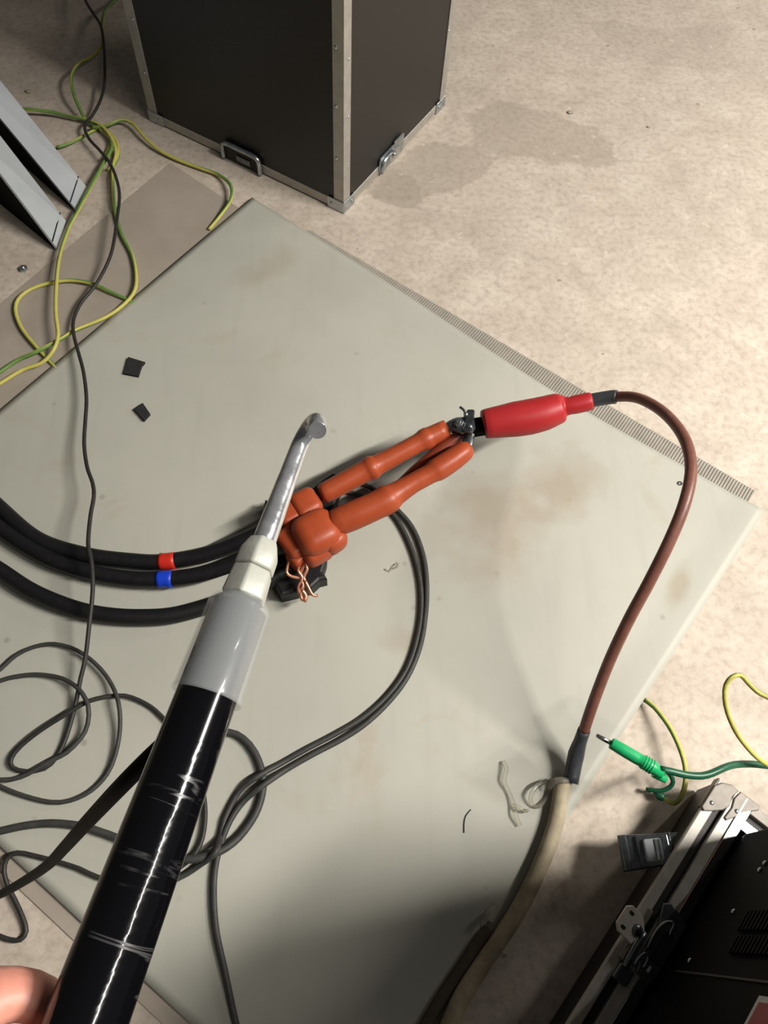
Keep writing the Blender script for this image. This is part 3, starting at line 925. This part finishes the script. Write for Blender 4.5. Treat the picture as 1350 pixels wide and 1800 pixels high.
# ------------------------------------------------------------------ clamp with red handle on the brown lead, cream sheath
def test_lead():
    t = thing('test_lead', 'brown test lead with red clamp handle arching up over the green mat', 'test lead', at(P(1000, 1375, 0), 0))
    base = [(1003, 1376, .030), (1008, 1350, .036), (1013, 1325, .050), (1020, 1303, .070), (1027, 1283, .092)]
    brown = [(1026, 1286, .090), (1044, 1232, .140), (1072, 1160, .205), (1105, 1090, .270), (1140, 1025, .325), (1175, 955, .375), (1200, 895, .405), (1213, 845, .415), (1214, 810, .410), (1205, 775, .395), (1186, 745, .370), (1160, 720, .340), (1130, 703, .310), (1105, 697, .285), (1078, 698, .262)]
    tube('lead', pz(brown), 0.0100, 'brown', t, sides=16)
    tube('shrink_sleeve', pz(base), [.0138, .0142, .0148, .0118, .0112], 'slate', t, sides=16)
    tube('collar', pz([(1084, 698, .266), (1075, 698, .262), (1050, 702, .250), (1034, 705, .243)]), .0136, 'slate', t, sides=16)
    hd = [(849, 746, .196), (851, 745.5, .1965), (854, 745, .197), (880, 741, .203), (905, 737, .208), (930, 733, .213), (955, 727, .219), (972, 721, .223), (984, 717, .226), (990, 715, .228), (995, 714, .230), (1003, 713, .234), (1012, 711, .236), (1030, 707, .241), (1039, 705, .243)]
    wd = (36, 48, 52, 57, 62, 63, 61, 57, 53, 45, 34, 31, 33, 33, 31)
    h = tube('handle', pz(hd), [rad(w, *q) for w, q in zip(wd, hd)], 'red', t, sides=24)
    # jaws, bolt, nut of the clamp
    ctr = P(822, 750, .186)
    xx = (P(850, 744, .196) - P(800, 752, .18)).normalized()
    cf = frame_from(ctr, xx, Vector((0, 0, 1)).cross(xx))
    boxm('neck', (0.045, 0.034, 0.026), 'black_paint', t, (0.018, -0.002, -0.004), 0.006, frame=cf, seg=2)
    j = prism('jaw', [(-0.030, -0.010), (-0.012, -0.020), (0.006, -0.024), (0.016, -0.014), (0.016, 0.014), (0.002, 0.018), (-0.014, 0.012), (-0.030, 0.008)], 0.008, 'dark_steel', t, cf @ Matrix.Translation((0, 0, 0.008)), bevel=0.002)
    prism('jaw', [(-0.034, -0.008), (-0.010, -0.016), (0.010, -0.018), (0.014, 0.014), (-0.012, 0.012), (-0.034, 0.006)], 0.008, 'dark_steel', t, cf @ Matrix.Translation((0, 0, -0.018)), bevel=0.002)
    hexp = [(0.010 * math.cos(math.pi / 3 * k), 0.010 * math.sin(math.pi / 3 * k)) for k in range(6)]
    prism('nut', hexp, 0.008, 'steel', j, cf @ Matrix.Translation((-0.014, -0.002, 0.016)), bevel=0.001)
    tube('bolt', [cf @ Vector((-0.014, -0.002, -0.03)), cf @ Vector((-0.014, -0.002, 0.028))], 0.0048, 'steel', j, sides=10)
    prism('bridge_plate', rrect(0.016, 0.052, 0.004), 0.005, 'dark_steel', j, cf @ Matrix.Translation((0.006, 0.0, 0.016)) @ Matrix.Rotation(math.radians(-12), 4, 'Z'), bevel=0.001)
    for y in (-0.014, 0.016):
        dome('rivet', 0.0052, 0.004, 'steel', j, cf @ Matrix.Translation((0.004 - y * 0.2, y, 0.021)), 8)
    tube('split_pin', [cf @ Vector(p) for p in ((0.0, 0.018, 0.012), (-0.003, 0.030, 0.016), (-0.010, 0.037, 0.018))], 0.0026, 'dark_steel', j, sides=7, step=0.004)
    tube('split_pin', [cf @ Vector(p) for p in ((0.004, -0.020, 0.010), (0.010, -0.030, 0.012))], 0.0035, 'steel', j, sides=7, step=0.004)
test_lead()

def cream_cable():
    pts = [(991, 1372, .028), (986, 1395, .027), (977, 1446, .026), (959, 1500, .026), (935, 1554, .026), (908, 1605, .026), (875, 1656, .026), (842, 1704, .026), (812, 1752, .026), (791, 1800, .026), (760, 1875, .026)]
    t = thing('sheathed_cable', 'dirty cream sheathed cable running to the brown lead past the black instrument', 'cable', at(P(986, 1395, 0), 0))
    tube('sheath', pz(pts), [.0155] + [.0142] * 10, 'cream', t, sides=16)
    # peeled film at the cut end
    tube('frayed_end', pz([(1003, 1374, .040), (988, 1371, .044), (972, 1374, .040), (966, 1388, .030)]), [.004, .006, .006, .003], 'film', t, sides=8, flat=0.4)
    o = tube('dark_strip', pz([(866, 1628, .017), (845, 1650, .018), (812, 1700, .018), (782, 1745, .018), (752, 1795, .018), (710, 1870, .018)]), .0105, 'brown_grey', sides=12)  # narrow brown-grey tube beside the cream cable
    tag(o, 'narrow dark strip lying close along the left side of the cream cable', 'cable')
    o.name = 'dark_side_strip'
cream_cable()

# ------------------------------------------------------------------ thin cables
def cable(name, pts, r, m, label, cat='cable', group=None, **k):
    o = tube(name, pz(pts), r, m, **k)
    return tag(o, label, cat, group)

A = [(60, -330, .008), (90, -200, .008), (118, -100, .016), (138, -40, .03), (150, 0, .04), (165, 25, .05), (177, 45, .055), (182, 75, .06), (184, 112, .06), (183, 150, .05), (175, 180, .04), (161, 205, .03), (149, 222, .026), (156, 243, .024), (175, 264, .026), (192, 285, .030), (205, 315, .036), (210, 345, .04), (206, 382, .045), (201, 420, .045), (194, 450, .04), (181, 479, .035), (165, 505, .030), (141, 535, .022), (129, 564, .020), (130, 590, .026), (138, 620, .034), (147, 655, .040), (152, 700, .045), (150, 740, .048), (148, 780, .052), (153, 820, .058), (163, 850, .066), (165, 873, .072), (159, 907, .078), (155, 957, .085), (161, 990, .090), (163, 1037, .085), (157, 1097, .070), (150, 1157, .050), (142, 1191, .040), (132, 1241, .026), (117, 1294, .018), (100, 1330, .016), (78, 1351, .016), (46, 1356, .016), (22, 1349, .018), (20, 1333, .020), (36, 1312, .022), (71, 1284, .026), (117, 1255, .030), (153, 1234, .030), (185, 1225, .026), (220, 1223, .020), (256, 1237, .016), (284, 1259, .016), (325, 1308, .016), (352, 1370, .016), (361, 1430, .018), (352, 1485, .020), (325, 1518, .022), (280, 1545, .018), (225, 1552, .016), (172, 1542, .016), (139, 1527, .016), (98, 1514, .016), (59, 1504, .016), (30, 1499, .018), (12, 1510, .018), (7, 1533, .016), (15, 1560, .012), (27, 1584, .010), (40, 1613, .008), (46, 1637, .006), (36, 1652, .006), (18, 1652, .006), (0, 1646, .006), (-40, 1630, .006), (-140, 1590, .006), (-330, 1560, .006)]
cable('thin_cable', A, 0.0041, 'thin_black', 'long thin black cable running from the top past the yellow wires into the coil', sides=10)
cable('coil_loop_cable', [(-118, 1322, .017), (-104, 1285, .016), (-80, 1245, .016), (-40, 1207, .016), (0, 1177, .016), (28, 1152, .017), (60, 1137, .018), (96, 1132, .020), (135, 1143, .024), (167, 1166, .026), (192, 1196, .026), (208, 1234, .034), (211, 1280, .026), (203, 1326, .020), (188, 1361, .017), (160, 1390, .016), (124, 1407, .016), (89, 1410, .016), (43, 1399, .016), (0, 1382, .016), (-55, 1352, .016), (-88, 1318, .024), (-92, 1280, .026), (-60, 1240, .022)], 0.0040, 'dark_rubber', 'largest round loop of thin grey cable left of the black stick', group='loops of thin cable', sides=10)
cable('coil_loop_cable', [(-260, 1420, .017), (-190, 1340, .017), (-125, 1270, .026), (-60, 1225, .020), (0, 1197, .018), (36, 1188, .018), (71, 1186, .020), (110, 1193, .026), (139, 1212, .036), (155, 1241, .038), (154, 1273, .030), (142, 1298, .026), (117, 1323, .026), (96, 1334, .026), (71, 1348, .026), (36, 1366, .022), (0, 1371, .024), (-50, 1360, .026), (-130, 1340, .017), (-240, 1360, .017), (-360, 1420, .016)], 0.0042, 'dark_rubber', 'smaller inner loop of thin grey cable beside the narrow teardrop bend', group='loops of thin cable', sides=10)
cable('rubber_lead', [(-420, 1560, .010), (-260, 1535, .016), (-140, 1500, .018), (-60, 1475, .018), (0, 1461, .018), (46, 1451, .018), (92, 1447, .018), (142, 1452, .018), (178, 1463, .018), (203, 1472, .018), (260, 1497, .020), (300, 1508, .030), (327, 1511, .034), (352, 1508, .034), (388, 1496, .030), (420, 1472, .022), (448, 1433, .019), (461, 1395, .018), (462, 1362, .018), (448, 1323, .018), (427, 1298, .018), (402, 1287, .018), (360, 1290, .018), (320, 1300, .018)], 0.0066, 'dark_rubber', 'dark grey rubber cable looping out from behind the right side of the black stick', sides=12)
cable('rubber_lead', [(560, 862, .02), (610, 845, .018), (640, 852, .018), (662, 864, .018), (692, 890, .018), (724, 926, .018), (743, 973, .018), (750, 1023, .018), (748, 1080, .018), (738, 1137, .018), (716, 1190, .018), (682, 1235, .018), (640, 1274, .018), (598, 1301, .018), (550, 1326, .018), (503, 1353, .018), (462, 1381, .032), (430, 1407, .020), (405, 1442, .020), (388, 1485, .019), (378, 1530, .018), (376, 1580, .018), (381, 1640, .018), (396, 1710, .018), (415, 1800, .014), (440, 1890, .012)], 0.0053, 'dark_rubber', 'long dark cable curving from the orange boots down to the bottom edge', sides=12)
cable('rubber_lead', [(600, 862, .017), (660, 880, .017), (694, 908, .017), (720, 955, .017), (736, 1007, .017), (741, 1057, .017), (736, 1110, .017), (718, 1170, .017), (686, 1218, .017), (640, 1260, .017), (590, 1290, .017), (540, 1316, .017), (494, 1342, .017), (452, 1366, .030), (420, 1392, .018), (395, 1440, .018), (388, 1470, .018), (382, 1493, .046), (372, 1506, .044), (352, 1520, .024), (330, 1535, .018), (300, 1550, .018)], 0.0050, 'dark_rubber', 'inner of the two dark cables curving side by side below the orange boots', sides=12)

# yellow-green earth wires
def ywire(pts, label, r=0.0046, tw=10.0):
    o = tube('earth_wire', pz(pts), r, ['yellow', 'green'], sides=12, stripes=True, twist=tw)
    return tag(o, label, 'wire', 'yellow-green earth wires')
ywire([(-420, 900, .006), (-260, 830, .006), (-140, 750, .010), (-50, 690, .012), (0, 654, .012), (33, 632, .014), (67, 617, .022), (110, 594, .020), (133, 580, .012), (187, 557, .010), (220, 533, .012), (237, 510, .016), (239, 480, .012), (231, 446, .010), (213, 410, .010), (201, 360, .010), (198, 300, .012), (204, 268, .014), (196, 243, .020), (178, 221, .022), (152, 211, .018), (120, 204, .016), (90, 197, .020), (45, 192, .028), (-10, 192, .018), (-90, 190, .006), (-220, 150, .006)], 'yellow-green wire tracing a long S from the left edge up to the grey rail')
ywire([(-440, 960, .006), (-280, 870, .006), (-140, 770, .010), (-50, 705, .012), (0, 674, .012), (40, 650, .012), (73, 638, .014), (93, 617, .024), (102, 590, .034), (98, 550, .034), (99, 500, .032), (105, 450, .028), (120, 403, .024), (134, 376, .026), (160, 327, .024), (181, 289, .022), (197, 258, .018), (190, 236, .016), (175, 226, .014)], 'yellow-green wire passing straight down in front of the grey rail ends', tw=4)
ywire([(100, 648, .005), (85, 632, .007), (67, 613, .010), (38, 577, .010), (27, 543, .010), (37, 520, .010), (67, 503, .010), (117, 493, .012), (160, 498, .014), (193, 513, .010), (222, 526, .008), (238, 536, .005)], 'yellow-green wire loop half under the green mat left of the foam squares')
ywire([(160, 225, .014), (187, 221, .022), (213, 211, .022), (233, 217, .022), (253, 240, .018), (277, 262, .012), (310, 280, .008), (350, 295, .008), (383, 307, .010), (405, 325, .020), (406, 350, .020), (388, 378, .012), (367, 404, .006)], 'yellow-green wire curving right below the flight case to the mat corner')
ywire([(330, -190, .006), (280, -100, .006), (225, -20, .02), (203, 0, .03), (184, 20, .035), (180, 45, .035), (180, 78, .035), (160, 100, .040), (141, 110, .050), (127, 130, .055), (128, 160, .045), (143, 197, .024), (154, 213, .014), (178, 228, .012), (196, 246, .012), (186, 274, .008)], 'yellow-green wire bowing up behind the long black cable beside the case', tw=14)
ywire([(100, 259, .014), (127, 250, .012), (157, 234, .008), (180, 225, .007), (205, 250, .007), (206, 280, .006), (190, 300, .006)], 'short yellow-green wire with cut end pointing at the grey rail')
ywire([(1131, 1229, .010), (1150, 1243, .022), (1175, 1275, .034), (1193, 1310, .042), (1204, 1345, .045), (1205, 1375, .045), (1198, 1399, .042), (1185, 1412, .034), (1172, 1406, .026), (1163, 1398, .022)], 'yellow-green wire hooking round below the green plug to a green clip', tw=3)
ywire([(1420, 1258, .34), (1350, 1226, .33), (1330, 1215, .33), (1314, 1199, .33), (1302, 1187, .33), (1287, 1190, .33), (1276, 1204, .32), (1274, 1226, .31), (1279, 1253, .29), (1293, 1285, .26), (1313, 1313, .23), (1339, 1338, .20), (1380, 1362, .17)], 'yellow-green wire looping up beside the rim at the right picture edge', r=0.0038, tw=5)

# green clip at the end of the hooked wire
def green_clip():
    t = thing('wire_clip', 'small dark green clip gripping the hooked yellow-green wire end', 'clip', at(P(1158, 1398, 0), 0))
    tube('clip_body', pz([(1168, 1404, .024), (1160, 1398, .022), (1150, 1391, .020)]), [.006, .0085, .005], 'lead_green', t, sides=10)
    tube('clip_arm', pz([(1166, 1352, .056), (1178, 1362, .052), (1183, 1374, .046), (1177, 1384, .038), (1162, 1390, .030), (1148, 1389, .024), (1136, 1388, .018)]), .0042, 'lead_green', t, sides=8)
green_clip()

# banana plug lead hanging over the rim
def plug():
    z = .20
    t = thing('banana_plug_lead', 'bright green banana plug on dark green lead hanging over the aluminium rim', 'plug lead', at(P(1120, 1332, z)))
    a, b = P(1074, 1306, z), P(1166, 1360, z)
    ax = (b - a)
    def q(k):
        return a + ax * k
    r = rad(22, 1120, 1332, z)
    body = tube('plug_body', [q(0), q(0.02), q(0.25), q(0.50), q(0.58), q(0.60), q(0.80), q(0.83), q(1.0)], [r * .8, r * .92, r, r, r * .95, r * 1.12, r * 1.12, r * .98, r * .82], 'plug_green', t, sides=16, smooth_path=False)
    for k in (0.63, 0.68, 0.73, 0.78):
        tube('grip_ring', [q(k - .008), q(k + .008)], r * 1.2, 'plug_green', body, sides=16, smooth_path=False)
    pin = tube('pin', [P(1048, 1292, z), P(1050, 1293, z), P(1060, 1298.5, z), P(1076, 1307, z)], [.0026, .0034, .0042, .0040], 'alu_bright', t, sides=12, smooth_path=False)
    tube('stack_socket', [q(0.86) + Vector((-0.002, -0.004, -0.006)), q(1.08) + Vector((0.0, -0.004, -0.008))], [r * .8, r * .62], 'plug_green', body, sides=14, smooth_path=False)
    tube('lead', pz([(1160, 1352, z + .004), (1180, 1356, z + .004), (1205, 1362, z), (1232, 1364, z - .004), (1252, 1359, z - .006), (1272, 1350, z - .010), (1292, 1344, z - .02), (1320, 1343, z - .03), (1350, 1346, z - .04), (1400, 1352, z - .05)]), rad(13, 1240, 1362, z), 'lead_green', t, sides=12)
plug()

# ------------------------------------------------------------------ scraps on the floor
def scrap(name, pxpoly, h, m, label, cat, z=MAT_Z, group=None):
    pts = [P(x, y, z) for x, y in pxpoly]
    c = sum(pts, Vector()) / len(pts)
    poly = [(p.x - c.x, p.y - c.y) for p in pts]
    ar = sum(poly[i - 1][0] * poly[i][1] - poly[i][0] * poly[i - 1][1] for i in range(len(poly)))
    if ar < 0:
        poly.reverse()
    o = prism(name, poly, h, m, None, at(c, z + 0.0004), bevel=0.0008)
    return tag(o, label, cat, group)
scrap('foam_square', [(226, 630), (256, 639), (250, 646), (244, 664), (218, 659)], 0.006, 'foam', 'larger black foam square with a torn corner on the green mat', 'foam piece')
scrap('foam_square', [(236, 722), (252, 711), (265, 730), (254, 742)], 0.007, 'foam', 'smaller black foam square below the larger one on the green mat', 'foam piece')
def curl(name, pts, r, m, label, cat='scrap', flat=0.2):
    return tag(tube(name, pz(pts), r * (0.75 if m == 'film' else 1), m, sides=8, step=0.005, flat=flat), label, cat)
curl('film_scrap', [(885, 1338, .016), (890, 1352, .022), (886, 1372, .020), (894, 1392, .016), (902, 1412, .018), (906, 1432, .020), (914, 1452, .016)], .0050, 'film', 'long ragged strip of clear film left of the cream cable end')
curl('film_scrap', [(962, 1372, .020), (945, 1380, .026), (934, 1396, .026), (934, 1412, .018), (946, 1418, .018), (962, 1404, .018), (968, 1390, .020)], .0046, 'film', 'curled loop of clear film touching the cream cable end')
curl('film_scrap', [(900, 1416, .016), (912, 1418, .024), (922, 1426, .020), (930, 1424, .014)], .0040, 'film', 'tiny hooked bit of clear film between the two longer film scraps')
curl('film_scrap', [(872, 1592, .022), (858, 1604, .030), (850, 1620, .026), (850, 1640, .018), (846, 1654, .014)], .0070, 'film', 'crumpled clear film scrap beside the cream cable in the shade')
curl('thread', [(828, 1423, .0115), (819, 1434, .0115), (816, 1448, .0115), (816, 1464, .0115)], .0008, 'dark_rubber', 'short dark thread lying on the green mat', flat=1)
curl('film_scrap', [(676, 1000, .012), (686, 1004, .014), (694, 994, .018), (702, 988, .016), (699, 996, .013), (690, 1000, .012)], .0022, 'film', 'tiny twisted clear scrap on the mat below the orange sleeves')
def small_ring(px, py, z, r, label, name='washer', cat='washer'):
    c = P(px, py, z)
    v, f = [], []
    n = 16
    for k in range(n):
        a = 2 * math.pi * k / n
        for (q, zz) in ((r, 0), (r, .0015), (r * .5, .0015), (r * .5, 0)):
            v.append((q * math.cos(a), q * math.sin(a), zz))
    for k in range(n):
        q, q2 = k * 4, ((k + 1) % n) * 4
        for j in range(4):
            f.append((q + j, q2 + j, q2 + (j + 1) % 4, q + (j + 1) % 4))
    return tag(link(name, v, f, 'alu_bright', matrix=at(c, z), smooth=False), label, cat)
small_ring(1195, 850, MAT_Z + .0006, .0055, 'tiny shiny washer on the green mat beside the brown lead')
def screw():
    c = P(42, 474, 0)
    t = thing('anchor_bolt', 'small shiny bolt head in the concrete beside the grey rails', 'bolt', at(c, 0))
    hexp = [(0.011 * math.cos(math.pi / 3 * k), 0.011 * math.sin(math.pi / 3 * k)) for k in range(6)]
    prism('bolt_head', hexp, 0.007, 'steel', t, at(c, 0), bevel=0.001)
    dome('bolt_tip', 0.006, 0.006, 'alu_bright', t, at(c, 0.007))
screw()
for (px, py, s, lab) in ((52, 163, .010, 'small brown stone chip on the floor above the grey rail'), (1003, 199, .010, 'small grey stone chip in the worn floor patch'), (1140, 224, .006, 'smallest stone chip right of the worn floor patch')):
    random.seed(px)
    bm = bmesh.new()
    bmesh.ops.create_icosphere(bm, subdivisions=1, radius=s)
    for v in bm.verts:
        v.co = Vector((v.co.x * 1.3, v.co.y * 0.8, v.co.z * 0.5)) * random.uniform(0.75, 1.15)
    me = bpy.data.meshes.new('stone_chip')
    bm.to_mesh(me); bm.free()
    me.materials.append(M['brown_sheet'])
    o = bpy.data.objects.new('stone_chip', me)
    col.objects.link(o)
    o.matrix_world = at(P(px, py, 0), s * 0.35)
    tag(o, lab, 'stone')

# ------------------------------------------------------------------ discharge stick
pa = C3(363, 1225, 0.500)                     # on the axis, at the sleeve edge
pb = C3(187, 1700, 0.428)                     # on the axis, near the grip
AX = (pa - pb).normalized()
S0 = -0.36                                    # butt end, measured along the axis from the sleeve edge
def on_axis(y):
    "distance along the axis from the sleeve edge of the axis point seen at image row y, and its depth"
    lo, hi = -0.5, 0.5
    for _ in range(50):
        m = (lo + hi) / 2
        q = R3.transposed() @ (pa + AX * m - Vector((0, 0, CAM_H)))
        if q.z > -0.02 or CY - FPX * q.y / -q.z > y:
            lo = m
        else:
            hi = m
    q = R3.transposed() @ (pa + AX * lo - Vector((0, 0, CAM_H)))
    return lo, -q.z
def axr(y, w):
    "(radius, local z) of a part of the stick w pixels wide at image row y"
    s_, d_ = on_axis(y)
    return (w / 2 * d_ / FPX, s_ - S0)
ROD_R0, ROD_R1 = axr(1225, 108)[0], axr(1700, 140)[0]
def make_rod():
    org = pa + AX * S0
    view = (org - Vector((0, 0, CAM_H))).normalized()
    fr = frame_from(org, AX.cross(view), AX.cross(AX.cross(view)))
    if (fr.to_3x3() @ Vector((0, 0, 1))).dot(AX) < 0:
        fr = fr @ Matrix.Rotation(math.pi, 4, 'X')
    t = thing('discharge_stick', 'black taped discharge stick with clear sleeve and steel hook held over the mat', 'discharge stick', fr)
    def lathe(name, prof, m, sides=40, par=t, smooth=True, loop=False, rot=0.0):
        v, f = [], []
        n = len(prof)
        for k in range(sides):
            a = 2 * math.pi * k / sides + rot
            for (r, z) in prof:
                v.append((r * math.cos(a), r * math.sin(a), z))
        for k in range(sides):
            k2 = (k + 1) % sides
            for j in range(n - 1):
                f.append((k * n + j, k2 * n + j, k2 * n + j + 1, k * n + j + 1))
            if loop:
                f.append((k * n + n - 1, k2 * n + n - 1, k2 * n, k * n))
        return link(name, v, f, m, par, smooth=smooth, matrix=fr)
    z1 = axr(1700, 1)[1]
    z0 = -S0
    zs = axr(1062, 1)[1]                      # shoulder of the sleeve
    lathe('tube', [(0.0, 0.0), (ROD_R1 + .001, 0.0), (ROD_R1 + .0012, 0.0004), (ROD_R1 + .0008, z1 - 0.06), (ROD_R1, z1), ((ROD_R0 + ROD_R1) / 2, (z0 + z1) / 2), (ROD_R0, z0), (ROD_R0 - .0004, zs - 0.004), (0.012, zs), (0.0, zs + 0.0005)], 'rod', 56)
    # clear sleeve: a thin shell with a lip below and a rounded shoulder above
    rl, rt = axr(1225, 126)[0], axr(1070, 113)[0]
    zt = axr(1070, 1)[1]
    w_ = 0.0010
    rn = axr(1045, 78)[0]
    prof = [(rl + .0004, z0 - 0.0006), (rl + .0005, z0 + .0012), (rl, z0 + 0.004), (rt, zt), (rt - .0012, zt + .003), (rt - .0036, zt + .0055), (rn, zt + .0075)]
    inner = [(r - w_, z - (0.0012 if k > 2 else 0)) for k, (r, z) in enumerate(prof)]
    lathe('clear_sleeve', prof + inner[::-1], 'milky', 56, loop=True)
    def hexblock(name, prof, rot, m):
        o = lathe(name, prof, m, 6, smooth=False, rot=rot)
        me = o.data
        bm = bmesh.new()
        bm.from_mesh(me)
        bmesh.ops.holes_fill(bm, edges=bm.edges)
        bmesh.ops.recalc_face_normals(bm, faces=bm.faces)
        bmesh.ops.bevel(bm, geom=list(bm.edges), offset=0.0018, segments=3, affect='EDGES', profile=0.5)
        bm.to_mesh(me)
        bm.free()
        for p in me.polygons:
            p.use_smooth = True
        return o
    k = 1.07
    hexblock('neck', [(axr(1052, 80)[0] * k, axr(1054, 1)[1]), (axr(1004, 71)[0] * k, axr(1003, 1)[1])], 0.30, 'white_nylon')
    hexblock('neck_cap', [(axr(1003, 72)[0] * k, axr(1002.5, 1)[1]), (axr(975, 71)[0] * k, axr(975, 1)[1]), (axr(952, 50)[0] * k, axr(951, 1)[1])], 0.30, 'white_nylon')
    # steel hook bending round towards the viewer
    s_b, Rb = 0.190, 0.017
    e = pa + AX * s_b
    to_cam = (Vector((0, 0, CAM_H)) - C3(557, 760, 0.53)).normalized()
    w = (to_cam + R3 @ Vector((0.0, -0.45, 0))).normalized()
    vdir = (w - AX * w.dot(AX)).normalized()
    turn = math.acos(max(-1, min(1, w.dot(AX))))
    pts, rr = [], []
    for y, wd in ((985, 42), (940, 41), (905, 39), (870, 36), (835, 33.5)):
        r_, z_ = axr(y, wd)
        pts.append(org + AX * z_); rr.append(r_)
    pts.append(e); rr.append(.0066)
    for i in range(1, 15):
        th = turn * i / 14
        pts.append(e + AX * Rb * math.sin(th) + vdir * Rb * (1 - math.cos(th)))
        rr.append(.0066)
    pts.append(pts[-1] + w * 0.0115); rr.append(.0067)
    pts.append(pts[-1] + w * 0.0006); rr.append(.0064)
    tube('hook', pts, rr, 'hook', t, sides=28, smooth_path=False)
    # earth lead leaving the stick
    lead = [C3(352, 1262, .522), C3(310, 1290, .525), C3(267, 1328, .535), C3(210, 1385, .56), C3(149, 1450, .66), C3(115, 1488, .76), C3(82, 1522, .88), C3(40, 1550, 1.02), C3(0, 1572, 1.14), C3(-60, 1598, 1.28), C3(-150, 1625, 1.40), C3(-260, 1640, 1.455), C3(-400, 1650, 1.46)]
    tube('earth_lead', lead, .0060, 'lead_black', t, sides=12)
make_rod()

# ------------------------------------------------------------------ hand holding the stick
def make_hand():
    CAMP = Vector((0, 0, CAM_H))
    base = pa - AX * 0.198                   # stick point level with the grip
    view = (base - CAMP).normalized()
    left = -(R3 @ Vector((1, 0, 0)))
    left = (left - AX * left.dot(AX)).normalized()
    back = AX.cross(left)
    if back.dot(view) < 0:
        back = -back                          # away from the camera, under the stick
    def at_(ang, dist, s):
        "angle 0 = left of stick, 90 = underneath, 180 = right, -90 = on top"
        a = math.radians(ang)
        return pa + AX * (-0.198 + s) + (left * math.cos(a) + back * math.sin(a)) * (dist + 0.003)
    verts, radii, edges = [], [], []
    def add(p, r, prev=None):
        verts.append(p); radii.append(r)
        if prev is not None:
            edges.append((prev, len(verts) - 1))
        return len(verts) - 1
    # palm lies left of / under the stick, wrist back towards the viewer's body
    wrist = add(at_(35, 0.060, -0.130), 0.027)
    fore = add(at_(50, 0.075, -0.190) , 0.029, wrist)
    add(at_(60, 0.10, -0.30), 0.036, fore)
    palm1 = add(at_(14, 0.060, -0.060), 0.031, wrist)
    palm2 = add(at_(4, 0.062, -0.016), 0.029, palm1)
    # four fingers, rooted along the palm, curling underneath to the right side
    roots = []
    for i, (s, ln, fr_) in enumerate(((0.018, 1.0, .0115), (-0.006, 1.06, .0112), (-0.030, 1.0, .0105), (-0.053, 0.88, .0095))):
        pr = palm2 if i < 2 else palm1
        k = add(at_(-4, 0.060, s - 0.002), 0.0225, pr) if i == 0 else add(at_(0, 0.043, s - .004), 0.0135, pr)             # knuckle
        a = add(at_(20, 0.036, s + .008), 0.0150, k) if i == 0 else add(at_(38, 0.034, s - .006), fr_ + .001, k)
        b = add(at_(88, 0.0315, s - .018), fr_, a)
        c = add(at_(140, 0.0300, s - .024), fr_ * .95, b)
        add(at_(188, 0.0290, s - .028), fr_ * .84, c)
    # thumb: leaves the side of the palm, lies along the near side of the stick
    t0 = add(at_(-8, 0.050, -0.082), 0.0165, palm1)
    t1 = add(at_(-45, 0.042, -0.060), 0.0135, t0)
    t2 = add(at_(-80, 0.033, -0.046), 0.0120, t1)
    add(at_(-118, 0.0305, -0.040), 0.0095, t2)
    me = bpy.data.meshes.new('person_hand')
    org = at_(30, 0.05, -0.085)
    me.from_pydata([tuple(v - org) for v in verts], edges, [])
    me.materials.append(M['skin'])
    o = bpy.data.objects.new('hand', me)
    col.objects.link(o)
    o.matrix_world = at(org)
    sk = o.modifiers.new('skin', 'SKIN')
    sk.use_smooth_shade = True
    for i, v in enumerate(me.skin_vertices[0].data):
        v.radius = (radii[i], radii[i])
        v.use_root = (i == 0)
    sb = o.modifiers.new('sub', 'SUBSURF')
    sb.levels = 2
    sb.render_levels = 2
    tag(o, 'bare hand gripping the lower end of the black stick', 'hand')
make_hand()
